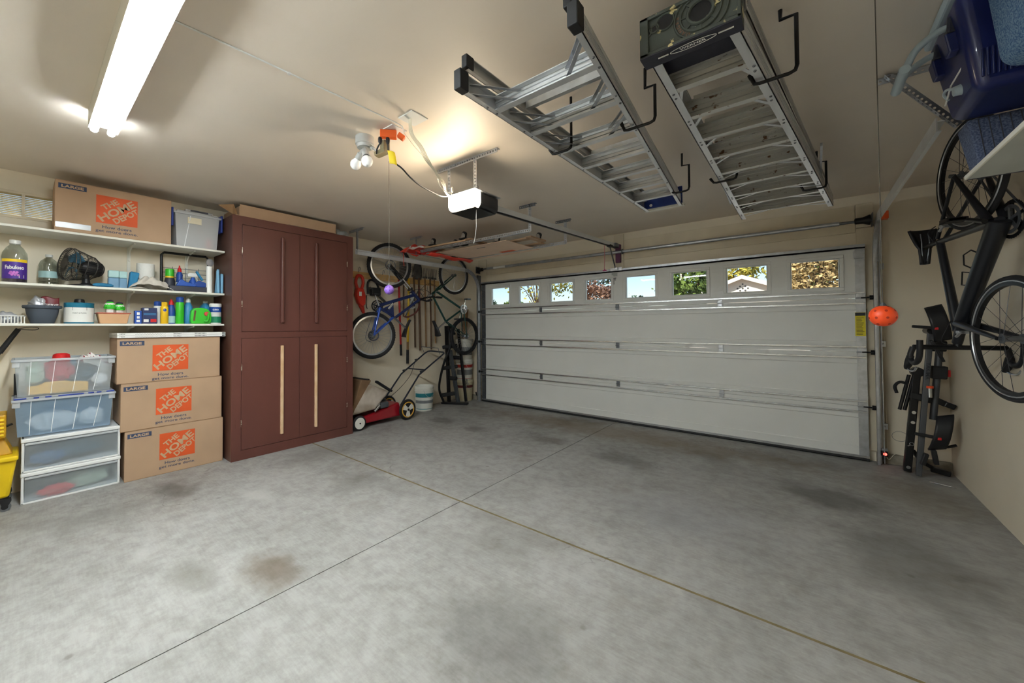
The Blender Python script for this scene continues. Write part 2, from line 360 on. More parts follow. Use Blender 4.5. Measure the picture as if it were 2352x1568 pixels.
# ------------------------------------------------------------------ garage door
J = 2.134/4
d1 = bpy.data.objects.new('door_1', None); COL.objects.link(d1); d1.location = (2.44, .02, 0); d1['kind'] = 'structure'
def hinge_mesh():
    m = MB().box(-.022, .022, -.012, 0, -.038, -.004).box(-.022, .022, -.012, 0, .004, .038).cyl((-.026, -.016, 0), (.026, -.016, 0), .006, n=8)
    return m.cyl((-.012, -.012, .02), (-.012, -.017, .02), .004, n=6).cyl((.012, -.012, .02), (.012, -.017, .02), .004, n=6).cyl((-.012, -.012, -.02), (-.012, -.017, -.02), .004, n=6).cyl((.012, -.012, -.02), (.012, -.017, -.02), .004, n=6)
WX = [.22+.5845*i for i in range(8)]; WW, WB, WT = .385, 1.715, 2.012
for k in range(4):
    z0 = k*J+.002; z1 = (k+1)*J-.002
    if k == 0: z0 = .03
    if k < 3:
        pr = [(.045, z0), (.0, z0), (.0, z0+.10), (.008, z0+.108), (.008, z1-.118), (0, z1-.11), (0, z1), (.045, z1)]
        s = MB().prism(pr, 0, 4.88, 'x').build('door_section', 'door_paint', d1)
    else:
        m = MB().box(0, 4.88, 0, .045, z0, WB).box(0, 4.88, 0, .045, WT, z1)
        xs = [0]+[q for x in WX for q in (x, x+WW)]+[4.88]
        for i in range(0, len(xs), 2): m.box(xs[i], xs[i+1], 0, .045, WB, WT)
        s = m.build('door_section', 'door_paint', d1)
        for x in WX:
            f = MB().box(x-.032, x+WW+.032, -.010, 0, WB-.034, WB).box(x-.032, x+WW+.032, -.010, 0, WT, WT+.034).box(x-.032, x, -.010, 0, WB, WT).box(x+WW, x+WW+.032, -.010, 0, WB, WT)
            f.box(x, x+.008, 0, .04, WB, WT).box(x+WW-.008, x+WW, 0, .04, WB, WT).box(x, x+WW, 0, .04, WB, WB+.008).box(x, x+WW, 0, .04, WT-.008, WT)
            f.build('window_frame', 'door_paint', s, bevel=.004)
            MB().box(x+.006, x+WW-.006, .018, .022, WB+.006, WT-.006).build('pane', 'glass', s)
        for i in range(7):
            x = WX[i]+WW+.045; MB().box(x, WX[i+1]-.045, -.003, 0, WB+.03, WT-.04).build('raised_panel', 'door_paint', s, bevel=.003)
    # end stiles
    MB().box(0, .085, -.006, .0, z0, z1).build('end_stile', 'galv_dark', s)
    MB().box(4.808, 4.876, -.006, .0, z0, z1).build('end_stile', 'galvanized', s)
    if k < 3:
        zj = (k+1)*J
        MB().box(.0, 4.87, -.026, 0, zj-.060, zj-.046).build('strut', 'steel_bright', s)
        MB().box(.0, 4.87, -.026, 0, zj+.044, zj+.058).build('strut', 'steel_bright', s)
        for x in (1.22, 2.44, 3.66):
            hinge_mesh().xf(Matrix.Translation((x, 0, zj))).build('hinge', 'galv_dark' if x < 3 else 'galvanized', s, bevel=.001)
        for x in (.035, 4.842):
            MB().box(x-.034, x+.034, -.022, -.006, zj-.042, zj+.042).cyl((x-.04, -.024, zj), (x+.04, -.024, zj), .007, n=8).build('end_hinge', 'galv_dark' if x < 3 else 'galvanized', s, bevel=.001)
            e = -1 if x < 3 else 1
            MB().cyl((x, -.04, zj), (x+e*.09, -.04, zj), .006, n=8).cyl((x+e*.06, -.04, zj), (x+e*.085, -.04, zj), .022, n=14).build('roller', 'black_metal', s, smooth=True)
    else:
        MB().box(0, 4.88, -.034, 0, 2.088, 2.104).box(0, 4.88, -.034, -.028, 2.088, 2.128).box(0, 4.88, -.018, 0, 2.116, 2.134).build('top_strut', 'galvanized', s)
        MB().box(2.36, 2.52, -.04, -.034, 2.10, 2.15).box(2.41, 2.47, -.07, -.03, 2.11, 2.145).build('arm_bracket', 'steel_bright', s, bevel=.002)
        MB().box(4.80, 4.876, -.03, -.006, 1.99, 2.07).build('top_fixture', 'galvanized', s, bevel=.002)
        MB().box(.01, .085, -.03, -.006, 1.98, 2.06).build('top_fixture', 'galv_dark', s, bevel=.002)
    if k == 0:
        MB().box(0, 4.88, -.012, .04, .03, .052).build('bottom_retainer', 'steel_bright', s)
        MB().prism([(-.012, .03), (.05, .03), (.056, .012), (.045, .001), (-.004, .001), (-.018, .012)], 0, 4.88, 'x').build('bottom_seal', 'rubber', s)
    if k == 2:
        lb = MB().box(4.80, 4.874, -.0075, -.006, 1.225, 1.458).build('warning_label', 'label_yellow' if False else pm('label_yellow', (222, 206, 44), .5, var=.04), s)
        t_ = MB().box(4.801, 4.873, -.0082, -.0075, 1.425, 1.456)
        for i in range(14): t_.box(4.808, 4.808+.058*(.6+.4*rnd.random()), -.008, -.0075, 1.24+i*.0125, 1.244+i*.0125)
        t_.build('print', 'dark_print', s)
    if k == 3:
        MB().box(2.365, 2.445, -.002, 0, 2.03, 2.08).build('sticker', pm('sticker_grey', (176, 180, 176), .5), s)
        t_ = MB()
        for i in range(7): t_.box(2.38, 2.38+.055*(.5+.5*rnd.random()), -.0015, 0, 1.92+i*.0135, 1.927+i*.0135)
        t_.box(2.385, 2.43, -.0015, 0, 2.0, 2.012)
        t_.build('print', 'dark_print', s)
# ------------------------------------------------------------------ door tracks, shaft
pm('blue_cap', (28, 52, 120), .45, var=.15)
CPROF = [(-.026, -.016), (.026, -.016), (.026, .002), (.021, .002), (.021, -.011), (-.021, -.011), (-.021, .016), (-.026, .016)]
def track(x, yend, zt, label, e):
    t = thing('door_track', label, 'door track', (x, -.05, 0))
    r = .36; pts = [(x, -.05, .0), (x, -.05, zt-r)]+arc((-.05-r, zt-r), r, 0, 90, 12, 'yz', x)[1:]
    vert = MB().tube([p for p in pts if p[2] <= zt-r+1e-6], .02, prof=CPROF, hint=(1, 0, 0)); vert.build('vertical_track', 'galvanized', t)
    MB().tube(pts[1:], .02, prof=CPROF, hint=(1, 0, 0)).build('curved_track', 'galvanized', t)
    MB().tube([pts[-1], (x, yend, zt+.005)], .02, prof=[(-.045, -.016), (.026, -.016), (.026, .002), (.021, .002), (.021, -.011), (-.021, -.011), (-.021, .016), (-.026, .016), (-.026, -.011), (-.045, -.011)], hint=(1, 0, 0)).build('horizontal_track', pm('track_white', (226, 229, 232), .38, .45, var=.06) if 'track_white' not in MATS else 'track_white', t)
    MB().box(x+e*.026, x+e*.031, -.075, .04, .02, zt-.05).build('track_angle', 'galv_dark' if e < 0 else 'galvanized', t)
    for z in (.36, 1.15, 1.9):
        MB().box(x+e*.028, x+e*.062, -.012, .036, z-.028, z+.028).cyl((x+e*.045, -.012, z), (x+e*.045, -.018, z), .007, n=8).build('track_bracket', 'galvanized', t, bevel=.002)
    return t
track(-.03, -2.57, 2.315, 'galvanised overhead door track on the bike side, curving up beside the white buckets', -1)
tr = track(4.945, -2.5, 2.30, 'galvanised overhead door track on the side with the hanging orange ball', 1)
MB().box(4.975, 5.0, .02, .04, 1.95, 2.42).box(4.968, 4.975, -.02, .04, 1.95, 2.42).build('flag_bracket', 'galvanized', tr)
MB().prism([(-.16, 2.33), (-.08, 2.33), (-.10, 2.40), (-.16, 2.40)], 4.975, 5.03, 'x').build('orange_tag', pm('orange_tag', (222, 86, 34), .5), tr)
def angle_hanger(name, label, top, pieces, group=None):
    t = thing(name, label, 'angle iron', top, group=group)
    for (p0, p1, w1_, w2_) in pieces:
        MB().perf(p0, p1, w1_, .032).perf(p0, p1, w2_, .032).build('slotted_angle', 'galvanized', t, solid=.002)
    return t
angle_hanger('track_hanger', 'perforated angle brackets hanging the track end beside the brown cabinet top', (-.05, -2.55, H),
             [((-.22, -2.55, H-.004), (.10, -2.55, H-.004), (0, 1, 0), (0, 0, -1)), ((-.05, -2.552, H), (-.05, -2.552, 2.30), (0, 1, 0), (1, 0, 0))])
angle_hanger('track_hanger', 'perforated angle brackets on the ceiling behind the navy cooler', (4.755, -2.478, H),
             [((4.735, -2.478, H-.004), (5.35, -2.478, H-.004), (0, 1, 0), (0, 0, -1)), ((4.76, -2.49, H-.01), (4.99, -2.49, 2.28), (0, -1, 0), (.75, 0, .66))])
sh = thing('torsion_shaft', 'long grey torsion shaft on the wall above the garage door', 'shaft', (2.44, -.03, 2.36))
MB().cyl((-.05, -.03, 2.366), (4.93, -.03, 2.356), .014, n=12).build('shaft', 'galv_dark', sh, smooth=True)
MB().cyl((.15, -.03, 2.366), (4.70, -.03, 2.357), .0215, n=14).build('spring_tube', 'galvanized', sh, smooth=True)
for x, e in ((-.04, -1), (4.90, 1)):
    MB().lathe([(.02, -.09), (.03, -.085), (.033, -.03), (.045, 0), (.05, .01), (.05, .02)], (x, -.03, 2.36), 20, (e, 0, 0)).build('cable_drum', 'black_metal', sh, smooth=True)
    MB().box(x+e*.03, x+e*.036, -.08, .04, 2.30, 2.42).build('end_bracket', 'galv_dark', sh)
pm('purple_plate', (96, 52, 82), .5, .2)
MB().box(2.425, 2.49, -.012, .034, 2.22, 2.47).build('centre_bracket', 'purple_plate', sh, bevel=.002)
MB().torus((2.53, -.03, 2.36), (1, 0, 0), .03, .008, 20, 8).build('spring_anchor', 'galv_dark', sh, smooth=True)
MB().cyl((.30, -.03, 2.3655), (.55, -.03, 2.365), .023, n=14).build('spring_label', 'white_print', sh, smooth=True)
# ------------------------------------------------------------------ garage door opener
pm('opener_grey', (58, 58, 62), .35, .3)
op = thing('door_opener', 'ceiling-hung garage door opener with glowing lens, rail running to the door', 'door opener', (2.40, -3.05, 2.245))
def rr(x0, x1, z0, z1, rb, rt, n=5):
    out = []
    for cx, cz, r, a in ((x1-rt, z1-rt, rt, 0), (x0+rt, z1-rt, rt, 90), (x0+rb, z0+rb, rb, 180), (x1-rb, z0+rb, rb, 270)):
        for i in range(n+1): t = R_(a+90*i/n); out.append((cx+r*math.cos(t), cz+r*math.sin(t)))
    return out
MB().prism(rr(2.275, 2.545, 2.25, 2.375, .045, .012), -3.12, -2.90, 'y').build('motor_housing', 'opener_grey', op, smooth=True)
MB().prism(rr(2.285, 2.535, 2.244, 2.25, .002, .002), -3.18, -2.92, 'y').build('bottom_plate', 'black_metal', op)
m = bpy.data.materials.new('opener_lens'); m.use_nodes = True; MATS['opener_lens'] = m
n_ = m.node_tree.nodes; b_ = n_['Principled BSDF']; b_.inputs['Base Color'].default_value = (*lin((250, 236, 205)), 1); b_.inputs['Roughness'].default_value = .35
b_.inputs['Emission Color'].default_value = (1., .83, .60, 1); b_.inputs['Emission Strength'].default_value = OPENER_W
lens = MB().prism(rr(2.27, 2.55, 2.248, 2.378, .05, .015), -3.20, -3.121, 'y').build('light_lens', 'opener_lens', op, bevel=.012, smooth=True)
MB().box(2.262, 2.558, -3.205, -2.88, 2.379, 2.384).build('mount_shade_plate', 'galvanized', op)  # stretched over the lens to block its light from the ceiling
tm = MB()
for i in range(7): tm.box(2.31+i*.022, 2.317+i*.022, -3.2012, -3.195, 2.262, 2.282)
tm.build('lens_slots', pm('slot_tan', (170, 130, 80), .6), op)
RP = [(2.44, -2.92, 2.335), (2.44, -.10, 2.45)]
MB().bar(RP[0], RP[1], .038, .046).build('rail', 'track_white', op, bevel=.003)
MB().bar((2.44, -2.92, 2.306), (2.44, -.12, 2.421), .016, .014).build('drive_chain', 'black_metal', op)
MB().box(2.40, 2.48, -.13, .034, 2.425, 2.475).build('header_bracket', 'galv_dark', op, bevel=.003)
MB().box(2.415, 2.465, -.30, -.20, 2.40, 2.43).build('trolley', 'black_plastic', op, bevel=.004)
MB().bar((2.44, -.25, 2.405), (2.44, -.055, 2.13), .022, .008, (1, 0, 0)).build('door_arm', 'galv_dark', op)
MB().tube([(2.44, -.43, 2.42), (2.44, -.435, 2.20), (2.435, -.43, 2.10), (2.44, -.436, 2.07)], .0035, 6).build('release_cord', pm('pink_cord', (214, 130, 140), .6), op)
MB().cyl((2.415, -.436, 2.063), (2.465, -.436, 2.063), .008, n=8).cyl((2.44, -.436, 2.06), (2.44, -.436, 2.085), .012, .004, 8).build('release_handle', pm('magenta', (176, 52, 110), .5), op, smooth=True)
MB().perf((2.13, -3.185, H-.004), (2.755, -3.185, H-.004), (0, 1, 0), .032).perf((2.13, -3.185, H), (2.755, -3.185, H), (0, 0, -1), .034).build('ceiling_angle', 'galvanized', op, solid=.0025)
for x in (2.25, 2.525):
    MB().perf((x, -3.18, H-.01), (x, -3.18, 2.375), (1, 0, 0), .03).perf((x, -3.18, H-.01), (x, -3.18, 2.375), (0, 1, 0), .03).build('strap', 'galvanized', op, solid=.0025)
MB().cyl((2.545, -3.17, 2.395), (2.56, -3.17, 2.395), .012, n=6).build('bolt', 'steel_bright', op)
MB().tube(bez([(2.50, -3.12, 2.246), (2.503, -3.125, 2.18), (2.495, -3.115, 2.12), (2.47, -3.10, 2.04), (2.455, -3.10, 1.99)]), .002, 6).build('antenna_wire', 'white_plastic', op)
# ------------------------------------------------------------------ slotted angle ceiling rack
rk = thing('ceiling_rack', 'ceiling rack of perforated angle rails holding dollies and flat cardboard', 'ceiling rack', (1.35, -1.5, 2.36))
for y in (-1.92, -1.12):
    MB().perf((.50, y, 2.372), (2.215, y, 2.372), (0, 0, -1), .032).perf((.50, y, 2.341), (2.215, y, 2.341), (0, .9, 0), .032).build('rail', 'galvanized', rk, solid=.0025)
    MB().perf((2.215, y, H), (2.215, y, 2.34), (1, 0, 0), .034).perf((2.215, y, H), (2.215, y, 2.34), (0, 1, 0), .034).build('post', 'galvanized', rk, solid=.0025)
    MB().perf((2.10, y, H-.004), (2.30, y, H-.004), (0, 1, 0), .034).perf((2.10, y, H), (2.30, y, H), (0, 0, -1), .034).build('ceiling_angle', 'galv_dark', rk, solid=.0025)
MB().perf((.06, -1.722, H), (.30, -1.722, H), (0, 0, -1), .03).perf((.06, -1.722, H-.004), (.30, -1.722, H-.004), (0, 1, 0), .03).build('ceiling_angle', 'galvanized', rk, solid=.0025)
MB().perf((.18, -1.725, H), (.18, -1.725, 2.38), (1, 0, 0), .03).build('post', 'galvanized', rk, solid=.0025)
MB().perf((.18, -1.92, 2.378), (.18, -1.0, 2.378), (1, 0, 0), .03).build('cross_rail', 'galvanized', rk, solid=.0025)
# things on the rack: two furniture dollies upside down, red bag, flat cardboard
def dolly(loc, rz, label, w, d, casters):
    t = thing('furniture_dolly', label, 'dolly', loc, rz, 'dollies on the ceiling rack')
    for s in (-1, 1):
        MB().box(-w/2, w/2, s*d/2-.045, s*d/2+.045, 0, .02).build('deck_board', 'plywood', t, world=False, bevel=.003)
        MB().box(s*w/2-.045, s*w/2+.045, -d/2, d/2, .021, .041).build('cross_board', 'plywood', t, world=False, bevel=.003)
    for (x, y) in casters:
        c = MB().box(x-.05, x+.05, y-.04, y+.04, .041, .058).build('caster_pad', 'rubber', t, world=False, bevel=.006)
        MB().prism([(x-.03, .058), (x+.03, .058), (x+.035, .095), (x+.012, .122), (x-.012, .122)], y-.02, y-.016, 'y').prism([(x-.03, .058), (x+.03, .058), (x+.035, .095), (x+.012, .122), (x-.012, .122)], y+.016, y+.02, 'y').build('caster_fork', 'chrome', c, world=False)
        MB().cyl((x+.01, y-.013, .105), (x+.01, y+.013, .105), .034, n=18).build('caster_wheel', 'rubber', c, world=False, smooth=True)
    return t
pm('plywood', (178, 148, 118), .65, var=.2, scale=4, stretch=(1, 9, 1))
dolly((.95, -1.72, 2.376), .04, 'wooden furniture dolly upside down on the rack, nearer the brown cabinet', .72, .34, [(-.28, -.12), (-.10, .12), (.05, .13), (.27, -.14)])
dolly((1.62, -1.30, 2.376), -.02, 'wooden furniture dolly upside down on the rack, nearer the garage door', .62, .34, [(-.2, -.12), (.27, .12)])
pm('flat_carton', (228, 200, 176), .75, var=.06, scale=3)
fc = thing('flattened_carton', 'flattened cardboard carton lying across the ceiling rack rails', 'cardboard', (1.20, -1.35, 2.36))
MB().box(.62, 1.78, -1.72, -.98, 2.344-.012+.012, 2.352).build('panel', 'flat_carton', fc)
MB().box(.80, 1.60, -1.30, -.93, 2.353, 2.360).build('flap', 'flat_carton', fc)
MB().text('THIS SIDE UP', (1.35, -1.55, 2.3435), (1, 0, 0), (0, -1, 0), .05, .3).build('print', 'dark_print', fc) if False else None
MB().box(1.30, 1.52, -1.22, -1.14, 2.3425, 2.3435).build('orange_mark', 'orange_print', fc)
MB().box(1.22, 1.36, -1.60, -1.585, 2.3425, 2.3435).build('dark_mark', 'dark_print', fc)
pm('red_plastic', (222, 60, 46), .4, var=.15, scale=7, bump=.3, bscale=14)
bg_ = MB(); 
def bagf(u, w):
    x = .10+u*.48; y = -1.96+w*.32; r = math.sin(math.pi*min(1, u*1.6+.15)) if u < .45 else .9-.5*u
    return (x, y+.02*math.sin(9*u), 2.385+ .125*math.sin(math.pi*w)*max(.15, r)+.012*math.sin(17*u+5*w)+.006*math.sin(31*w))
bg_.grid(bagf, 40, 10); bg_.grid(lambda u, w: V(bagf(u, 1-w))-V((0, 0, .05*math.sin(math.pi*w)+.002)), 40, 10)
rb = thing('red_bag', 'crumpled red plastic bag tucked into the end of the ceiling rack', 'bag', (.6, -1.8, 2.35))
bg_.build('bag_skin', 'red_plastic', rb, smooth=60)
MB().grid(lambda u, w: V(bagf(.30+.68*u, .02+.2*w))+V((0, -.004, .004)), 14, 4).build('white_panel', 'white_print', rb, smooth=60)
MB().tube(bez([(.20, -1.95, 2.385), (.21, -1.97, 2.33), (.20, -1.96, 2.26), (.22, -1.97, 2.18)]), .004, 6).build('drawstring', 'red_plastic', rb)
sl = MB().grid(lambda u, w: (.50+w*.15+.02*math.sin(9*u), -1.86+u*.86, 2.334-.035*math.sin(math.pi*w)*(.6+.4*math.sin(13*u))-.004), 30, 6)
tag(rebase(sl.build('red_sheet', 'red_plastic', smooth=60, solid=.002)), 'red plastic sheet hanging under the flat cardboard on the rack', 'plastic sheet')
# ------------------------------------------------------------------ fluorescent fixture
m = bpy.data.materials.new('tube_glow'); m.use_nodes = True; MATS['tube_glow'] = m
b_ = m.node_tree.nodes['Principled BSDF']; b_.inputs['Base Color'].default_value = (.9, .95, 1, 1); b_.inputs['Emission Color'].default_value = (.88, .97, 1, 1); b_.inputs['Emission Strength'].default_value = TUBE_W
fx = thing('fluorescent_light', 'long white fluorescent ceiling fixture with two bare glowing tubes', 'ceiling light', (2.42, -5.11, 2.5))
FX0, FX1 = 1.20, 3.64
MB().prism([(-5.176, H), (-5.044, H), (-5.044, 2.5290), (-5.048, 2.5290), (-5.048, 2.572), (-5.172, 2.572), (-5.172, 2.5290), (-5.176, 2.5290)], FX0+.02, FX1-.02, 'x').build('housing', 'white_paint', fx)  # side lips deepened beside the tubes to keep their light off the ceiling
for y in (-5.148, -5.072):
    t_ = MB().cyl((FX0, y, 2.535), (FX1, y, 2.535), .019, n=14).build('tube', 'tube_glow', fx, smooth=True)
    MB().cyl((FX0-.014, y, 2.535), (FX0, y, 2.535), .013, n=12).cyl((FX1, y, 2.535), (FX1+.014, y, 2.535), .013, n=12).build('tube_cap', 'white_plastic', t_, smooth=True)
for x in (FX0+.005, FX1-.019):
    MB().box(x, x+.014, -5.165, -5.055, 2.555, 2.572).build('lampholder', 'white_plastic', fx, bevel=.002)
MB().box(2.17, 2.21, -5.12, -5.10, 2.560, 2.567).build('clip', 'galv_dark', fx)
solo(MB().tube(bez([(2.43, -5.05, H-.004), (2.445, -4.8, H-.003), (2.455, -4.544, H-.003), (2.47, -4.2, H-.004), (2.48, -3.88, H-.004), (2.495, -3.84, H-.03), (2.49, -3.83, H-.05)], 8), .004, 6), 'ceiling_cable', 'white_plastic', 'thin white cable stapled along the ceiling from the fluorescent fixture', 'cable')
solo(MB().box(2.447, 2.463, -4.55, -4.538, H-.01, H-.0005), 'cable_clip', 'white_plastic', 'small white clip holding the thin ceiling cable', 'cable clip')
# ------------------------------------------------------------------ flood lamp holder
lh = thing('lamp_holder', 'grey round ceiling box with two swivel sockets and white bulbs', 'lamp', (2.16, -3.90, 2.35))
pm('lamp_grey', (186, 188, 186), .5, .1); pm('olive_box', (146, 136, 106), .6)
m = bpy.data.materials.new('bulb_glow'); m.use_nodes = True; MATS['bulb_glow'] = m
b_ = m.node_tree.nodes['Principled BSDF']; b_.inputs['Base Color'].default_value = (.95, .95, .95, 1); b_.inputs['Roughness'].default_value = .25; b_.inputs['Emission Color'].default_value = (1, .96, .9, 1); b_.inputs['Emission Strength'].default_value = BULB_W
MB().lathe([(.062, H), (.062, H-.05), (.055, H-.055), (.05, H-.075), (.03, H-.08)], (2.16, -3.90, 0), 28).build('junction_box', 'lamp_grey', lh, smooth=True)
for (a, e) in (((2.165, -3.905, H-.078), (2.232, -3.935, 2.462)), ((2.14, -3.90, H-.078), (2.085, -3.90, 2.508))):
    a = V(a); e = V(e); d = (e-a).normalized()
    s_ = MB().cyl(a, a+d*.035, .014, n=12).cyl(a+d*.03, a+d*.035, .018, .02, 14).cyl(a+d*.035, e, .023, .026, 18, False).cyl(a+d*.035, a+d*.04, .023, n=18).build('socket', 'lamp_grey', lh, smooth=True)
    MB().lathe([(.013, 0), (.015, .012), (.025, .03), (.036, .052), (.038, .068), (.031, .088), (.015, .101), (0, .104)], e-d*.02, 20, d).build('bulb', 'bulb_glow', s_, smooth=True)
a = V((2.20, -3.875, H-.07)); e = V((2.27, -3.86, 2.51))
MB().cyl(a, a+(e-a)*.35, .013, n=10).cyl(a+(e-a)*.3, e, .007, n=8).build('sensor_arm', 'lamp_grey', lh, smooth=True)
MB().bar((2.25, -3.87, 2.495), (2.33, -3.845, 2.51), .05, .03).build('sensor_body', 'olive_box', lh, bevel=.004)
MB().bar((2.30, -3.835, 2.515), (2.305, -3.84, 2.585), .05, .045).build('sensor_shade', 'olive_box', lh, bevel=.004)
# ------------------------------------------------------------------ outlets, tap and cords
pl = thing('ceiling_outlet', 'white ceiling outlet plate under the orange power tap', 'outlet', (2.37, -3.85, H-.006))
MB().box(2.33, 2.45, -3.89, -3.77, H-.007, H).build('cover_plate', 'white_plastic', pl, bevel=.002)
tp = thing('power_tap', 'orange three-way power tap plugged into the ceiling', 'power tap', (2.37, -3.87, 2.57))
pm('tap_orange', (226, 96, 34), .45, var=.08)
MB().bar((2.335, -3.90, 2.60), (2.405, -3.82, 2.60), .04, .05).build('tap_body', 'tap_orange', tp, bevel=.004)
MB().bar((2.415, -3.815, 2.602), (2.44, -3.785, 2.575), .036, .03).build('tap_end', 'tap_orange', tp, bevel=.004)
for (x, y) in ((2.335, -3.90), (2.37, -3.865)):
    MB().lathe([(.011, 0), (.014, -.012), (.013, -.03), (.007, -.045)], (x, y, 2.578), 14).build('plug', 'black_plastic', tp, smooth=True)
solo(MB().tube(bez([(2.335, -3.90, 2.54), (2.31, -3.905, 2.51), (2.28, -3.89, 2.49)]), .005, 8), 'power_lead', 'black_plastic', 'short dark cord from the orange tap to the lamp sensor', 'cord')
oc = thing('opener_cord', 'black power cord with a yellow tag sagging to the door opener', 'cord', (2.4, -3.5, 2.35))
OCP = [(2.37, -3.865, 2.54), (2.375, -3.86, 2.47), (2.395, -3.84, 2.42), (2.42, -3.79, 2.385), (2.40, -3.70, 2.355), (2.36, -3.58, 2.345), (2.32, -3.42, 2.345), (2.30, -3.30, 2.35), (2.29, -3.22, 2.37), (2.24, -3.17, 2.385), (2.22, -3.13, 2.41), (2.26, -3.10, 2.43), (2.30, -3.08, 2.39)]
MB().tube(bez(OCP, 10), .0055, 8).build('cord', 'black_plastic', oc, smooth=True)
pm('tag_yellow', (236, 208, 36), .45, var=.1)
MB().grid(lambda u, w: (2.372+.03*u+.012*math.sin(3*u)+.012*w, -3.87+.035*u+.01*w, 2.49-.012*u-.082*w+.006*math.sin(4*w)), 6, 8).build('yellow_tag', 'tag_yellow', oc, smooth=60, solid=.0015)
wp = thing('wire_outlet', 'white blank ceiling plate with a bundle of hanging white wires', 'outlet', (2.59, -3.85, H-.006))
MB().box(2.535, 2.665, -3.91, -3.78, H-.007, H).build('cover_plate', 'white_plastic', wp, bevel=.002)
pm('wire_white', (224, 216, 196), .5)
for k in range(4):
    o_ = .006*(k-1.5)
    MB().tube(bez([(2.585+o_, -3.86, H-.006), (2.58+o_, -3.84+.5*o_, 2.54), (2.60+o_*1.5, -3.78, 2.47), (2.585+o_, -3.72+o_, 2.42), (2.55, -3.60+o_, 2.375), (2.50+o_, -3.48, 2.345+o_), (2.42, -3.38+o_, 2.335), (2.34, -3.26, 2.35+o_)], 8), .003, 6).build('wire', 'wire_white', wp)
MB().tube(bez([(2.52, -3.52, 2.35), (2.46, -3.50, 2.39), (2.44, -3.44, 2.34), (2.50, -3.40, 2.30), (2.53, -3.42, 2.33), (2.47, -3.37, 2.35), (2.44, -3.33, 2.31), (2.47, -3.30, 2.30)], 8), .0028, 6).build('wire', 'wire_white', wp)
MB().tube(bez([(2.49, -3.83, H-.05), (2.50, -3.75, 2.52), (2.52, -3.64, 2.44), (2.50, -3.52, 2.36)], 8), .002, 5).build('wire', 'wire_white', wp)
# ------------------------------------------------------------------ ladders
def rail_c(m, p0, p1, w, d, t=.004, e=1):      # C-channel rail: web faces out (x), flanges point inwards
    p0 = V(p0); p1 = V(p1); zz = V((0, 0, 1)); xx = V((1, 0, 0))*e
    m.add([p0, p0+zz*d, p1+zz*d, p1, p0-xx*t, p0+zz*d-xx*t, p1+zz*d-xx*t, p1-xx*t], [(0,1,2,3),(7,6,5,4),(0,4,5,1),(3,2,6,7),(0,3,7,4),(1,5,6,2)])
    for z in (0, d-t):
        q = zz*z; r = zz*(z+t)
        m.add([p0+q, p0+q-xx*w, p1+q-xx*w, p1+q, p0+r, p0+r-xx*w, p1+r-xx*w, p1+r], [(0,1,2,3),(7,6,5,4),(0,4,5,1),(3,2,6,7),(0,3,7,4),(1,5,6,2)])
    for k in (.3, .42, .55, .68):               # ribs on the web
        q = zz*(d*k)
        m.add([p0+q, p1+q, p1+q+zz*.004, p0+q+zz*.004, p0+q+xx*.0018, p1+q+xx*.0018, p1+q+zz*.004+xx*.0018, p0+q+zz*.004+xx*.0018], [(0,1,2,3),(7,6,5,4),(0,4,5,1),(3,2,6,7),(0,3,7,4),(1,5,6,2)])
    return m
def ladder_step(x0, x1, y, z, d, wear=False):
    # channel step: web with ribs, lip at the bottom (front) and top (back); underside faces -y
    pr = [(y-.034, z), (y+.002, z), (y+.002, z+d), (y-.030, z+d), (y-.030, z+d-.004), (y-.003, z+d-.004), (y-.003, z+d*.78), (y-.009, z+d*.76), (y-.009, z+d*.70), (y-.003, z+d*.68), (y-.003, z+d*.5), (y-.009, z+d*.48), (y-.009, z+d*.42), (y-.003, z+d*.40), (y-.003, z+.004), (y-.034, z+.004)]
    return MB().prism(pr, x0, x1, 'x')
def rivets(m, pts, e=(0, 0, -1)):
    for p in pts: p = V(p); m.cyl(p, p+V(e)*.004, .006, .004, 8)
ZA = 2.35
la = thing('step_ladder', 'bare aluminium step ladder with a blue top cap, hung flat under the ceiling', 'ladder', (3.55, -3.0, ZA), group='ceiling-hung step ladders')
lx = lambda y: 3.31+(y+4.2)*.024; rx = lambda y: 3.862-(y+4.16)*.0875
for nm, fn, e in (('front_rail', lx, -1), ('front_rail', rx, 1)):
    mb = rail_c(MB(), (fn(-4.20), -4.20, ZA), (fn(-1.80), -1.80, ZA), .026, .075, e=e)
    rl = mb.build(nm, 'alu', la)
    rv = MB(); rivets(rv, [(fn(y)-e*.012, y, ZA) for y in (-4.02, -3.95, -3.72, -3.65, -3.42, -3.35, -3.05, -2.75, -2.44, -2.13)]); rv.build('rivets', 'galv_dark', rl, kind='stuff')
    mb = rail_c(MB(), (fn(-4.20)-e*.03, -4.19, ZA+.082), (fn(-1.86)-e*.022, -1.86, ZA+.082), .02, .055, e=e)
    mb.build('rear_rail', 'alu_side', la)
    x = fn(-4.2); MB().box(x-e*.034, x+e*.005, -4.225, -4.17, ZA-.005, ZA+.08).build('foot', 'rubber', la, bevel=.004)
    x -= e*.03; MB().box(x-e*.026, x+e*.004, -4.21, -4.16, ZA+.083, ZA+.138).build('rear_foot', 'rubber', la, bevel=.004)
for i, y in enumerate((-3.944, -3.645, -3.347, -3.042, -2.742, -2.437, -2.124)):
    st = ladder_step(lx(y)+.004, rx(y)-.004, y, ZA+.001, .072).build('step', 'alu', la)
    if i < 3:
        for fn, e in ((lx, 1), (rx, -1)):
            for z in (ZA+.012, ZA+.055): MB().bar((fn(y-.19)+e*.006, y-.19, z), (fn(y)+e*.15, y-.006, z), .016, .003, (0, 0, 1)).build('brace', 'galvanized', st)
for y in (-3.75, -3.0, -2.3):
    MB().box(lx(y)+.05, rx(y)-.05, y-.012, y+.012, ZA+.09, ZA+.125).build('rear_brace', 'alu_side', la)
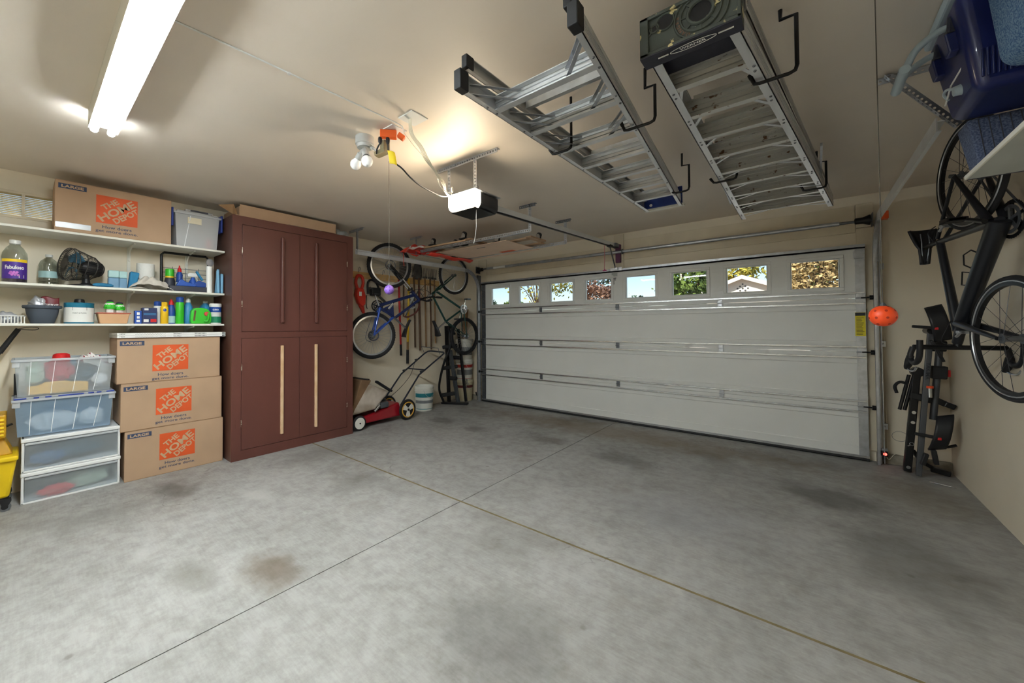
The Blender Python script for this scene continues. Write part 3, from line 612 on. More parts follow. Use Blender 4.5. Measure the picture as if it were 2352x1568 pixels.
MB().box(lx(-1.83)-.008, rx(-1.83)+.012, -1.862, -1.852+.004, ZA+.005, ZA+.145).build('top_cap', 'blue_cap', la, bevel=.004)
MB().box(lx(-1.83)-.01, rx(-1.83)+.014, -1.80, -1.768, ZA-.002, ZA+.02).box(lx(-1.83)-.01, lx(-1.83)-.006, -1.862, -1.768, ZA, ZA+.14).build('top_lip', 'white_paint', la, bevel=.003)
for hx_ in (lx(-1.9)+.06, rx(-1.9)-.03): MB().cyl((hx_, -1.8625, ZA+.03), (hx_, -1.8645, ZA+.03), .012, n=14).build('cap_hole', 'white_print', la)
ZB = 2.36
lb_ = thing('step_ladder', 'wide paint-splattered aluminium step ladder with a moulded black top', 'ladder', (4.27, -2.3, ZB), group='ceiling-hung step ladders')
pm('alu_worn', (206, 205, 200), .38, .65, rgb2=(120, 92, 72), thresh=(.30, .36), scale=26)
bx0 = lambda y: 3.985-(y+3.8)*.004; bx1 = lambda y: 4.272+(y+3.82)*.1195
for fn, e in ((bx0, -1), (bx1, 1)):
    rl = rail_c(MB(), (fn(-3.80), -3.80, ZB), (fn(-.865), -.865, ZB), .034, .092, e=e).build('front_rail', 'alu', lb_)
    rv = MB()
    for y in (-3.52, -3.22, -2.93, -2.61, -2.28, -1.97, -1.69, -1.39, -1.05): rivets(rv, [(fn(y)-e*.017, y-.02, ZB), (fn(y)-e*.017, y+.02, ZB)])
    rv.build('rivets', 'galv_dark', rl, kind='stuff')
    rail_c(MB(), (fn(-3.78)+e*.012, -3.74, ZB+.10), (fn(-1.2)+e*.014, -.95, ZB+.10), .024, .062, e=e).build('rear_rail', 'alu_side', lb_)
for i, y in enumerate((-3.54, -3.243, -2.948, -2.63, -2.31, -2.0, -1.70, -1.40, -1.08)):
    st = ladder_step(bx0(y)+.005, bx1(y)-.005, y, ZB+.002, .088).build('step', 'alu_worn', lb_)
    MB().bar((bx0(y)+.03, y+.08, ZB+.14), (bx1(y)-.03, y+.08, ZB+.14), .05, .02, (0, 0, 1)).build('rear_rung', 'alu_worn', lb_)
    for fn, e in ((bx0, 1), (bx1, -1)): MB().bar((fn(y+.1)+e*.02, y+.10, ZB+.003), (fn(y)+e*(.05+.02*i), y, ZB+.003), .014, .003, (0, 0, 1)).build('brace', 'alu', st)
for e, fn in ((-1, bx0), (1, bx1)):
    x = fn(-1.9); MB().bar((x+e*.02, -2.15, ZB+.11), (x+e*.03, -1.35, ZB+.05), .012, .02).build('spreader', 'galvanized', lb_)
# moulded top: plate facing the room with holes, dark front band
pm('cap_dark', (70, 76, 70), .55, rgb2=(206, 192, 142), thresh=(.345, .37), scale=22, var=.2)
pm('cap_black', (36, 36, 48), .45, var=.25, scale=20)
cx0, cx1, cy0, cy1 = 3.962, 4.285, -3.876, -3.80
cap = MB().box(cx0, cx1, cy0+.012, cy0+.018, ZB+.0, ZB+.150)
cap.box(cx0, cx0+.03, cy0, cy0+.012, ZB, ZB+.15).box(cx0, cx1, cy0, cy0+.012, ZB, ZB+.012).box(cx0, cx1, cy0, cy0+.012, ZB+.138, ZB+.15).box(cx1-.012, cx1, cy0, cy0+.012, ZB, ZB+.15).box(cx0, cx0+.004, cy0, cy1, ZB, ZB+.15).box(cx1-.004, cx1, cy0, cy1, ZB, ZB+.15).box(cx0, cx1, cy0, cy1, ZB+.146, ZB+.15)
top = cap.build('top_cap', 'cap_dark', lb_, bevel=.002)
MB().box(cx0, cx1, cy0-.001, cy1, ZB-.006, ZB).build('cap_band', 'cap_black', top, bevel=.002)
hm = MB(); rm = MB()
for (hx, hz, hr) in ((3.988, ZB+.095, .012), (4.012, ZB+.10, .011), (4.05, ZB+.108, .026)):
    MB().cyl((hx, cy0+.0118, hz), (hx, cy0+.0105, hz), hr, n=20).build('hole', 'black_plastic', top); rm.torus((hx, cy0+.01, hz), (0, 1, 0), hr+.004, .004, 28, 6)
hm.cyl((4.165, cy0+.0118, ZB+.085), (4.165, cy0+.0105, ZB+.085), .034, n=24); rm.torus((4.165, cy0+.008, ZB+.085), (0, 1, 0), .040, .006, 36, 6); rm.torus((4.165, cy0+.009, ZB+.085), (0, 1, 0), .064, .004, 40, 6); rm.torus((4.165, cy0+.009, ZB+.08), (0, 1, 0), .083, .004, 44, 6)
for a in range(0, 360, 45): rm.bar((4.165+.044*math.cos(R_(a)), cy0+.009, ZB+.085+.044*math.sin(R_(a))), (4.165+.062*math.cos(R_(a)), cy0+.009, ZB+.085+.062*math.sin(R_(a))), .004, .005)
hm.build('hole', 'black_plastic', top); rm.build('moulded_rings', 'cap_dark', top, smooth=True, kind='stuff')
tx = MB()
for i, ch in enumerate('DANGER'):
    a = R_(236-i*13.5) if True else 0; p = V((4.165+.0735*math.cos(a), cy0+.0105, ZB+.083+.0735*math.sin(a))); u = V((-math.sin(a), 0, math.cos(a)))*-1; w = V((math.cos(a), 0, math.sin(a)))
    tx.text(ch, p, u, w, .013, bold=.01)
tx.build('relief_lettering', pm('relief_brown', (128, 92, 70), .6), top)
MB().text('WERNER', (4.135, cy0+.032, ZB-.0068), (1, 0, 0), (0, -1, 0), .013, .085, bold=.02).build('lettering', 'white_print', top)
el = MB()
for s in (-1, 1): el.tube([(4.135+.074*math.cos(R_(t)), cy0+.032+.0145*math.sin(R_(t))*1., ZB-.0065) for t in range(0, 181, 12)] if s > 0 else [(4.135+.074*math.cos(R_(t)), cy0+.032+.0145*math.sin(R_(t)), ZB-.0065) for t in range(180, 361, 12)], .0012, 5)
el.build('logo_ellipse', 'white_print', top)
MB().bar((4.02, cy0+.03, ZB-.0075), (4.055, cy0+.03, ZB-.0075), .004, .003).bar((4.215, cy0+.03, ZB-.0075), (4.26, cy0+.03, ZB-.0075), .004, .003).build('tool_slot', 'white_plastic', top)
MB().box(cx0+.03, cx1-.03, -3.80, -3.62, ZB+.05, ZB+.056).build('tool_tray', 'cap_black', lb_)
# ------------------------------------------------------------------ ladder hooks
def hook(label, x, y, zt, zb, dx, tip=.03, top=True):
    t = thing('ladder_hook', label, 'hook', (x, y, zb), group='black ladder hooks screwed into the ceiling')
    e = 1 if dx > 0 else -1
    pts = [(x-(.0 if not top else e*-.05), y+.02, H)] if top else [(x, y, H)]
    pts += [(x+(e*.05 if top else 0), y+.015, zt+.01), (x, y, zt)] if top else []
    pts += [(x, y, zb+.025), (x+e*.006, y, zb+.006), (x+e*.025, y, zb), (x+dx-e*.02, y, zb), (x+dx-e*.002, y, zb+.004), (x+dx+e*.008, y, zb+tip)]
    MB().tube(pts, .0075, 8).build('hook_rod', 'black_metal', t, smooth=True)
    MB().lathe([(.0085, 0), (.0085, .02), (0, .024)], pts[-1], 10, V(pts[-1])-V(pts[-2])).build('vinyl_tip', 'rubber', t, smooth=True)
hook('black hook under the bare ladder, on the door-opener side', 3.440, -3.40, 2.5, ZA-.011, -.12, .02, False)
hook('black hook cradling the bare ladder rail beside the paint-splattered ladder', 3.885, -3.40, 2.52, ZA-.011, -.15, .03, True)
hook('black hook under the blue-capped end of the bare ladder', 3.79, -2.20, 2.53, ZA-.011, -.11, .02, True)
hook('large black hook near the moulded black top of the paint-splattered ladder', 4.42, -3.41, 2.58, ZB-.011, -.14, .03, True)
hook('black hook under the paint-splattered ladder rail facing the blue-capped ladder', 4.085, -2.21, 2.5, ZB-.011, -.14, .02, False)
hook('black hook under the paint-splattered ladder near the garage door', 4.56, -1.57, 2.54, ZB-.011, -.13, .03, True)
# ------------------------------------------------------------------ brown cabinet
pm('cab_brown', (98, 58, 50), .44, var=.14, scale=3, bump=.10, bscale=26, stretch=(1, 1, .3))
pm('cab_side', (84, 54, 44), .45, var=.15, scale=4)
pm('raw_wood', (214, 176, 134), .55, rgb2=(228, 196, 160), thresh=(.35, .65), scale=9)
CY0, CY1, CZ, CX = -4.05, -2.687, 2.476, .089
cb = thing('storage_cabinet', 'tall dark brown four-door storage cabinet with long stick handles', 'cabinet', (-.2, -3.37, 0))
MB().box(XL+.002, .06, CY0, CY1, 0, CZ).build('carcass', 'cab_side', cb)
fr = MB().box(.06, CX, CY0, -3.963, 0, CZ).box(.06, CX, -2.768, CY1, 0, CZ).box(.06, CX, -3.963, -2.768, 0, .096).box(.06, CX, -3.963, -2.768, 1.2285, 1.2915).box(.06, CX, -3.963, -2.768, 2.392, CZ)
fr.build('face_frame', 'cab_brown', cb)
def chinge(y, z, par):
    h = MB().box(CX, CX+.002, y-.052, y-.004, z-.045, z+.045).box(CX, CX+.002, y+.004, y+.052, z-.045, z+.045).cyl((CX+.003, y, z-.045), (CX+.003, y, z+.045), .005, n=8)
    o = h.build('hinge', 'cab_brown', par, bevel=.001)
    MB().cyl((CX+.0035, y, z-.03), (CX+.0035, y, z+.03), .0053, n=8).build('hinge_pin', 'worn_pin', o)
pm('worn_pin', (186, 176, 158), .4, .5, rgb2=(98, 62, 50), thresh=(.4, .5), scale=60)
for (z0, z1, hz) in ((1.2955, 2.389, (2.124, 1.578)), (.099, 1.2255, (.934, .371))):
    for (y0, y1, hy, gy) in ((-3.959, -3.367, -3.961, -3.563), (-3.364, -2.771, -2.770, -3.177)):
        d = MB().box(.063, CX-.001, y0, y1, z0, z1).build('door', 'cab_brown', cb, bevel=.002)
        for z in hz: chinge(hy, z, d)
        if z0 > 1:
            MB().bar((CX+.018, gy, 1.385), (CX+.018, gy, 2.322), .036, .03, (1, 0, 0)).build('handle', 'cab_brown', d, bevel=.012, seg=4)
        else:
            MB().bar((CX+.010, gy, .184), (CX+.010, gy, 1.141), .03, .022, (1, 0, 0)).build('handle', 'raw_wood', d, bevel=.004, label='raw pale wood stick handle')
# open carton on the cabinet
ct = thing('open_carton', 'low open cardboard carton lying on top of the brown cabinet', 'cardboard box', (-.15, -3.45, CZ))
MB().box(.055, .060, -3.975, -2.905, CZ+.012, CZ+.125).build('front_panel', 'cardboard', ct)
MB().box(-.40, -.395, -3.975, -2.905, CZ+.004, CZ+.11).build('back_panel', 'cardboard_dark', ct)
MB().box(-.40, .06, -3.98, -3.975, CZ+.004, CZ+.105).build('end_panel', 'cardboard', ct)
MB().box(-.40, .06, -2.909, -2.904, CZ+.004, CZ+.10).build('end_panel', 'cardboard', ct)
MB().box(-.40, .06, -3.98, -2.904, CZ, CZ+.004).build('bottom_panel', 'cardboard_dark', ct)
MB().hexa([(.02, -4.03, CZ+.02), (.075, -4.02, CZ+.005), (.075, -4.0, CZ+.005), (.02, -3.99, CZ+.02)], [(-.04, -4.14, CZ+.10), (.04, -4.03, CZ+.115), (.04, -4.026, CZ+.117), (-.04, -4.136, CZ+.103)]).build('flap', 'cardboard_dark', ct)
MB().box(.062, .084, -4.02, -3.5, CZ+.001, CZ+.007).build('front_flap', 'cardboard', ct)
thin_glass('clear_plastic', (232, 234, 234), .12, .3)
cp = MB(); 
for k in range(3): cp.grid(lambda u, w: (-.02+.06*u, -2.88+.10*u+.03*k, CZ+.006+.085*w*(1-.4*u)+.012*math.sin(9*u+k)), 6, 6)
solo(cp, 'plastic_wrap', 'clear_plastic', 'crumpled clear plastic wrap at the end of the cabinet top', 'plastic wrap', smooth=60, solid=.001)
# ------------------------------------------------------------------ wall shelves
SHX = -.112
SHZ = [2.128, 1.690, 1.376]
for z, lab in zip(SHZ, ('top white wall shelf carrying the big carton', 'middle white wall shelf carrying the fan and cleaning bottles', 'lowest white wall shelf carrying the paint can and spray cans')):
    t = thing('wall_shelf', lab, 'shelf', (-.3, -5.1, z-.02), group='white shelves left of the cabinet')
    MB().box(XL, SHX, -6.3, -4.057, z-.019, z).build('board', 'white_paint', t, bevel=.002)
    for y in (-4.757, -4.30, -5.65):
        x0 = XL+.016; bh_ = .07 if z < 1.5 else .10
        pr = [(x0, z-.02), (-.18, z-.02), (-.18, z-.03), (-.30, z-.04)]+[(x0+.012+.16*(1-math.sin(R_(a))), z-.04-bh_*(1-math.cos(R_(a)))*.8) for a in range(20, 91, 14)]+[(x0+.012, z-.05-bh_), (x0, z-.05-bh_)]
        MB().prism(pr, y-.006, y+.006, 'y').build('bracket', 'white_paint', t)
for y, w in ((-4.757, 'below the big carton'), (-4.30, 'next to the cabinet, behind the cleaning caddy')):
    solo(MB().box(XL, XL+.014, y-.012, y+.012, 1.15, 2.12), 'shelf_standard', 'white_paint', 'white slotted upright on the wall '+w, 'shelf upright', 'white shelf uprights')
# ------------------------------------------------------------------ cartons
def carton(loc, rz, w, h, d, label, big=False, tape=False):
    # local: front face at x=0 looking +x, width along y (0..w), base at z=0
    t = thing('moving_carton', label, 'cardboard box', loc, rz, 'large moving cartons')
    MB().box(-d, 0, 0, w, 0, h).build('carton_body', 'cardboard', t, world=False, bevel=.004)
    MB().box(-d+.002, -.001, .002, w-.002, h, h+.004).build('top_flap', 'cardboard', t, world=False)
    MB().box(-.002, .0015, .0, w, -.0, .003).build('bottom_flap', 'cardboard_dark', t, world=False)
    e = .0008
    MB().box(0, e, .018, .182, h-.062, h-.022).build('size_label', 'navy_print', t, world=False)
    MB().text('LARGE', (e*2, .10, h-.042), (0, 1, 0), (0, 0, 1), .024, .13, bold=.035).build('size_lettering', 'kraft_print', t, world=False)
    lx0, lx1, lz0, lz1 = .24, .51, h-.30, h-.063
    lg = MB().box(0, e, lx0, lx1, lz0, lz1).build('logo_square', 'orange_print', t, world=False)
    a = R_(38); ux = V((0, math.cos(a), math.sin(a))); uy = V((0, -math.sin(a), math.cos(a))); c = V((e*2, (lx0+lx1)/2, (lz0+lz1)/2))
    tx = MB().text('HOME', c+uy*.002, ux, uy, .062, .285, bold=.03).text('THE', c-ux*.008+uy*.068, ux, uy, .045, .125, bold=.03).text('DEPOT', c+ux*.025-uy*.062, ux, uy, .048, .20, bold=.03)
    tx.v = [V((v.x, min(lx1-.003, max(lx0+.003, v.y)), min(lz1-.003, max(lz0+.003, v.z)))) for v in tx.v]
    tx.build('logo_lettering', 'kraft_print', t, world=False)
    MB().text('How doers', (e*2, (lx0+lx1)/2, lz0-.032), (0, 1, 0), (0, 0, 1), .026, .19, bold=.008).text('get more done.', (e*2, (lx0+lx1)/2, lz0-.070), (0, 1, 0), (0, 0, 1), .030, .275, bold=.008).build('slogan_lettering', 'navy_print', t, world=False)
    if tape: MB().box(0, .0006, .005, .21, .028, .072).build('tape', 'clear_plastic', t, world=False)
    return t
carton((-.125, -5.258, SHZ[0]+.001), 0, .755, .41, .355, 'large moving carton with clear tape standing on the top shelf', tape=True)
carton((-.062, -4.825, 0), -.004, .748, .43, .41, 'bottom moving carton of the three stacked on the floor')
carton((-.058, -4.855, .436), .006, .765, .41, .41, 'middle moving carton of the three stacked on the floor')
carton((-.062, -4.882, .852), .008, .775, .392, .41, 'top moving carton of the floor stack, under the white filters')
for k, w in ((0, 'lower'), (1, 'upper')):
    fz = 1.2515+.0215*k
    t = thing('air_filter', w+' of two flat white air filters lying on the carton stack', 'air filter', (-.04, -4.885, fz), .012, 'air filters on the cartons')
    MB().box(-.42, 0, 0, .82, 0, .02).build('frame', 'white_print', t, world=False, bevel=.001)
    tx = MB().text('HDX', (.0006, .035, .010), (0, 1, 0), (0, 0, 1), .009, .035, bold=.02).text('20x30x1', (.0006, .42, .010), (0, 1, 0), (0, 0, 1), .009, .06, bold=.02)
    for i in range(9): tx.box(0, .0006, .56+i*.011, .565+i*.011, .005, .015)
    for i in range(24): tx.box(0, .0006, .12+i*.009, .125+i*.009, .006+.003*(i % 2), .009+.003*(i % 2))
    tx.box(0, .0006, .79, .815, .004, .016)
    tx.build('print', 'dark_print', t, world=False, kind='stuff')
# ------------------------------------------------------------------ translucent totes and drawers
def milky(name, tint, opa, rough=.35):
    m = bpy.data.materials.new(name); m.use_nodes = True; n = m.node_tree.nodes; l = m.node_tree.links
    b = n['Principled BSDF']; b.inputs['Base Color'].default_value = (*lin(tint), 1); b.inputs['Roughness'].default_value = rough
    tr = n.new('ShaderNodeBsdfTransparent'); tr.inputs[0].default_value = (*lin((238, 242, 246)), 1)
    mx = n.new('ShaderNodeMixShader'); mx.inputs[0].default_value = opa; l.new(tr.outputs[0], mx.inputs[1]); l.new(b.outputs[0], mx.inputs[2]); l.new(mx.outputs[0], n['Material Output'].inputs[0]); MATS[name] = m
milky('tote_clear', (222, 228, 232), .30); milky('tote_blue', (170, 198, 224), .42); milky('drawer_front', (196, 204, 210), .34); milky('tote_top', (232, 234, 236), .5)
pm('latch_blue', (34, 58, 142), .4, var=.1); pm('rib_white', (236, 240, 242), .4)
def tote(loc, w, h, d, label, mat, ribs=True, rz=0, grp='clear storage totes'):
    t = thing('storage_tote', label, 'storage tote', loc, rz, grp)
    i = .018; q = .0025
    def ring(k): return [(-d+i*(1-k)+.001, i*(1-k), h*k), (-i*(1-k), i*(1-k), h*k), (-i*(1-k), w-i*(1-k), h*k), (-d+i*(1-k)+.001, w-i*(1-k), h*k)]
    b0, t0 = ring(0), ring(1)
    for a, c, nm in ((1, 2, 'front_wall'), (0, 1, 'side_wall'), (2, 3, 'side_wall'), (3, 0, 'back_wall')):
        MB().add([b0[a], b0[c], t0[c], t0[a]], [(0, 1, 2, 3)]).build(nm, mat, t, world=False)
    MB().add(b0, [(0, 1, 2, 3)]).build('base', mat, t, world=False)
    o = .016
    MB().box(-.002, o, -o, w+o, h-.018, h).box(-d-o, -d, -o, w+o, h-.018, h).box(-d-o, o, -o, 0, h-.018, h).box(-d-o, o, w, w+o, h-.018, h).build('rim', 'tote_top', t, world=False, bevel=.003)
    if ribs:
        for k, y in enumerate((.15, .38, .62, .86)):
            yy = w*y; MB().hexa([(-i+.0, yy-.008-.012*k, .01), (-i+.003, yy-.008-.012*k, .01), (-i+.003, yy-.004-.012*k, .01), (-i, yy-.004-.012*k, .01)], [(-.001, yy, h-.02), (.003, yy, h-.02), (.003, yy+.004, h-.02), (-.001, yy+.004, h-.02)]).build('rib', 'rib_white', t, world=False)
        for y in (-.012, w-.03): MB().box(-.06, .005, y, y+.042, h-.06, h-.016).build('grip', 'tote_top', t, world=False, bevel=.004)
    return t
TT = tote((-.085, -5.453, .815), .55, .285, .36, 'upper clear tote holding bright party cloths and a yellow case', 'tote_clear')
TB = tote((-.085, -5.449, .512), .55, .285, .36, 'lower bluish tote with navy hinged lid, on the white drawers', 'tote_blue')
for k, (a, b) in enumerate(((0, .06), (.10, .125), (.16, .19), (.23, .37), (.40, .43), (.45, .475), (.51, .555))):
    MB().box(-.34, .016, a-.004, b, .286, .296).build('lid_tab', 'latch_blue', TB, world=False, bevel=.002)
MB().box(-.36, .0, 0, .55, .287, .2995).build('lid', 'tote_top', TB, world=False)
# soft contents
def lump(name, mat, label, c, r, cat, seed, amp=.25, grp=None, n=26, m=16, rough=3.):
    rr_ = random.Random(seed); ph = [rr_.uniform(0, 6.28) for _ in range(6)]
    b = MB().ball(c, 1, n, m, r); c = V(c)
    for k, v in enumerate(b.v):
        d = v-c; u = d.normalized() if d.length > 1e-6 else V((0, 0, 1))
        s = 1+amp*(math.sin(rough*u.x*2+ph[0]+3*u.z)*.4+math.sin(rough*u.y*3+ph[1])*.35+math.sin(rough*(u.z*4+u.y*2)+ph[2])*.3)
        b.v[k] = c+d*s
    zlo = c.z-r[2]
    for v in b.v: v.z = max(v.z, zlo)
    return solo(b, name, mat, label, cat, grp, smooth=70)
pm('cloth_red', (196, 44, 66), .8, var=.3, scale=12); pm('cloth_teal', (60, 104, 128), .85, var=.3, scale=8); pm('cloth_white', (226, 228, 228), .85, var=.1, scale=8); pm('cloth_mint', (196, 214, 196), .85, var=.15)
pm('cloth_blue', (78, 116, 158), .85, var=.3, scale=7); pm('case_yellow', (236, 186, 70), .5, var=.1, scale=4); pm('hat_red', (206, 24, 28), .6, var=.1); pm('coral', (226, 84, 84), .7, var=.2, scale=9)
yc_ = thing('yellow_case', 'yellow moulded plastic case at the bottom of the upper clear tote', 'case', (-.14, -5.2, .82))
MB().prism([(-5.385, .822), (-5.05, .822), (-5.05, .895), (-5.09, .898), (-5.11, .905), (-5.15, .902), (-5.18, .915), (-5.29, .915), (-5.33, .892), (-5.385, .885)], -.15, -.115, 'x').build('shell', 'case_yellow', yc_, bevel=.006)
MB().box(-.115, -.113, -5.29, -5.17, .868, .872).build('handle_line', pm('case_line', (196, 146, 60), .5), yc_)
lump('red_tulle', 'cloth_red', 'bunched red tulle inside the upper clear tote', (-.15, -5.22, 1.0), (.045, .075, .085), 'cloth', 3, .35, rough=6)
lump('mint_cloth', 'cloth_mint', 'pale mint cloth inside the upper clear tote', (-.17, -5.345, .985), (.05, .055, .09), 'cloth', 4, .25)
lump('teal_cloth', 'cloth_teal', 'dark teal fabric at the back of the upper clear tote', (-.30, -5.16, .955), (.09, .19, .12), 'cloth', 5, .15)
lump('white_cloth', 'cloth_white', 'white cloth beside the yellow case in the upper tote', (-.165, -4.98, .90), (.04, .05, .055), 'cloth', 6, .25)
pm('stripe', (236, 232, 230), .8, rgb2=(150, 60, 76), thresh=(.44, .47), scale=5, stretch=(0, 14, 6))
st_ = MB().grid(lambda u, w: (-.12-.10*w, -5.12+.22*u, 1.03+.09*math.sin(3*u+.4)*(.6+.4*w)+.012*math.sin(25*u+4*w)), 30, 8)
solo(st_, 'striped_cloth', 'stripe', 'red and white striped cloth spilling over the upper tote', 'cloth', smooth=60, solid=.004)
hm_ = MB().lathe([(.05, 0), (.052, .03), (.048, .06), (.03, .07), (0, .072)], (-.17, -5.205, 1.065), 22)
solo(hm_, 'red_hat', 'hat_red', 'red felt hat poking above the rim of the upper tote', 'hat', smooth=True)
lump('white_fluff', 'cloth_white', 'white stuffing filling the bottom of the lower bluish tote', (-.19, -5.25, .60), (.055, .13, .075), 'stuffing', 8, .25)
lump('blue_cloth', 'cloth_blue', 'blue fabric filling the back of the lower bluish tote', (-.33, -5.16, .63), (.08, .20, .10), 'cloth', 9, .12)
lump('pale_linen', 'cloth_white', 'folded pale linen in the lower tote nearer the cartons', (-.185, -5.02, .60), (.045, .08, .07), 'linen', 10, .2)
pm('drawer_white', (232, 234, 234), .4, var=.03)
for k, (z0, z1, w) in enumerate(((.0, .236, 'lower'), (.238, .496, 'upper'))):
    t = thing('plastic_organizer', w+' white plastic drawer unit with a frosted front', 'drawer unit', (-.085, -5.41, z0), 0, 'stacked white drawers')
    W_, D_, h = .56, .37, z1-z0
    MB().box(-D_, 0, 0, .016, 0, h).build('side_panel', 'drawer_white', t, world=False, bevel=.004)
    MB().box(-D_, 0, W_-.016, W_, 0, h).build('side_panel', 'drawer_white', t, world=False, bevel=.004)
    MB().box(-D_, .008, -.004, W_+.004, h-.03, h).build('top_panel', 'drawer_white', t, world=False, bevel=.008, seg=3)
    MB().box(-D_, 0, 0, W_, 0, .014).build('bottom_panel', 'drawer_white', t, world=False, bevel=.003)
    MB().box(-D_, -D_+.006, .016, W_-.016, .014, h-.03).build('back_panel', 'drawer_white', t, world=False)
    d = MB().add([(0, .018, .016), (0, W_-.018, .016), (0, W_-.018, h-.034), (0, .018, h-.034)], [(0, 1, 2, 3)]).build('drawer_front', 'drawer_front', t, world=False)
    MB().box(-.004, .012, .018, W_-.018, h-.05, h-.034).build('pull_lip', 'tote_top', d, world=False, bevel=.004)
lump('teal_clothes', 'cloth_teal', 'teal clothes inside the upper white drawer', (-.25, -5.12, .345), (.09, .19, .07), 'clothes', 12, .15)
lump('blue_clothes', 'cloth_blue', 'blue clothes beside the teal ones in the upper drawer', (-.165, -5.27, .32), (.04, .09, .055), 'clothes', 13, .2)
lump('coral_toy', 'coral', 'coral red soft toy inside the lower white drawer', (-.13, -5.22, .055), (.03, .085, .038), 'toy', 14, .45, rough=7)
lump('grey_fabric', 'cloth_mint', 'pale grey fabric inside the lower white drawer', (-.22, -5.05, .085), (.09, .13, .065), 'fabric', 15, .25)
# ------------------------------------------------------------------ mop bucket
pm('bucket_yellow', (236, 200, 24), .38, var=.1, scale=5); pm('wringer_yellow', (196, 148, 22), .45, var=.15)
mk = thing('mop_bucket', 'yellow wheeled mop bucket with wringer at the left edge', 'mop bucket', (-.17, -5.66, 0))
MB().hexa([(-.30, -5.84, .09), (-.05, -5.84, .09), (-.05, -5.465, .09), (-.30, -5.465, .09)], [(-.34, -5.90, .37), (-.01, -5.90, .37), (-.01, -5.43, .37), (-.34, -5.43, .37)]).build('tub', 'bucket_yellow', mk, bevel=.02, seg=4, smooth=True)
MB().box(-.36, .012, -5.92, -5.422, .365, .40).build('rim', 'bucket_yellow', mk, bevel=.012, seg=3)
MB().hexa([(-.30, -5.80, .40), (-.08, -5.80, .40), (-.08, -5.45, .40), (-.30, -5.45, .40)], [(-.28, -5.80, .53), (-.12, -5.80, .53), (-.12, -5.50, .53), (-.28, -5.50, .53)]).build('splash_guard', 'wringer_yellow', mk, bevel=.008)
MB().box(-.30, -.06, -5.80, -5.485, .53, .70).build('wringer', 'wringer_yellow', mk, bevel=.01)
for i in range(5): MB().box(-.062, -.050, -5.56, -5.495, .545+i*.028, .560+i*.028).build('wringer_slat', 'bucket_yellow', mk, bevel=.004)
MB().cyl((-.12, -5.50, .60), (-.12, -5.455, .62), .008, n=8).build('lever_pin', 'black_metal', mk)
for (x, y) in ((-.04, -5.485), (-.31, -5.485), (-.04, -5.82), (-.31, -5.82)):
    c = MB().prism([(y-.03, .09), (y+.03, .09), (y+.032, .07), (y+.012, .03), (y-.01, .028)], x-.016, x-.012, 'x').prism([(y-.03, .09), (y+.03, .09), (y+.032, .07), (y+.012, .03), (y-.01, .028)], x+.012, x+.016, 'x').build('caster_fork', 'black_plastic', mk)
    MB().cyl((x-.01, y, .032), (x+.01, y, .032), .032, n=20).build('caster_wheel', 'galv_dark', c, smooth=True)
    MB().cyl((x-.0115, y, .032), (x+.0115, y, .032), .018, n=16).build('wheel_hub', 'black_plastic', c, smooth=True)
bh = thing('pole_tool', 'black padded tool handle with a wrist loop leaning below the lowest shelf', 'tool handle', (-.30, -5.75, .35))
MB().cyl((-.44, -6.0, .20), (-.30, -5.53, 1.15), .012, n=10).build('shaft', 'black_metal', bh, smooth=True)
MB().cyl((-.30, -5.53, 1.15), (-.292, -5.435, 1.335), .018, .016, 12).build('grip', 'rubber', bh, smooth=True)
MB().tube(bez([(-.292, -5.435, 1.335), (-.28, -5.38, 1.348), (-.27, -5.33, 1.34), (-.28, -5.35, 1.325), (-.292, -5.425, 1.33)], 6), .0025, 6).build('wrist_loop', 'rubber', bh)
solo(MB().box(-.34, -.31, -5.455, -5.43, .80, .98), 'black_brush', 'black_plastic', 'black brush standing behind the stacked totes', 'brush', bevel=.004)
# ------------------------------------------------------------------ things on the shelves
Z2, Z3, Z1 = SHZ[1]+.0005, SHZ[2]+.0005, SHZ[0]+.0005
def bottle(name, label, cat, x, y, z, prof, mat, n=24, sx=1., sy=1., extra=()):
    t = thing(name, label, cat, (x, y, z))
    MB().lathe(prof, (0, 0, 0), n, sx=sx, sy=sy).build('body', mat, t, world=False, smooth=True)
    for (nm, pr, m) in extra: MB().lathe(pr, (0, 0, 0), n, sx=sx, sy=sy).build(nm, m, t, world=False, smooth=True)
    return t
def band(t, nm, r, z0, z1, mat, a0=-70, a1=70, sx=1., sy=1., aim=0.):
    MB().grid(lambda u, w: (r*sx*math.cos(R_(aim+a0+(a1-a0)*u)), r*sy*math.sin(R_(aim+a0+(a1-a0)*u)), z0+(z1-z0)*w), 16, 1).build(nm, mat, t, world=False, smooth=60)
thin_glass('pet_clear', (222, 228, 226), .16, .08); pm('label_purple', (72, 42, 140), .45, var=.15); pm('label_yel', (240, 200, 40), .45); pm('flower_pink', (196, 110, 196), .5, var=.3, scale=30)
pm('liquid_dark', (52, 34, 62), .3); pm('fan_dark', (64, 60, 56), .45, .3, var=.2); pm('fan_blade', (60, 112, 142), .4); pm('jug_green', (60, 190, 52), .38, var=.12); pm('can_green', (58, 186, 44), .35, var=.1)
pm('can_yellow', (238, 190, 34), .35, var=.08); pm('can_blue', (28, 70, 150), .35, var=.1); pm('sky_blue', (60, 140, 190), .4, var=.1); pm('pale_aqua', (170, 206, 208), .35, var=.05); pm('wash_blue', (110, 150, 182), .35); pm('tub_tan', (214, 170, 130), .55, var=.05); pm('pot_grey', (72, 80, 92), .6, var=.1)
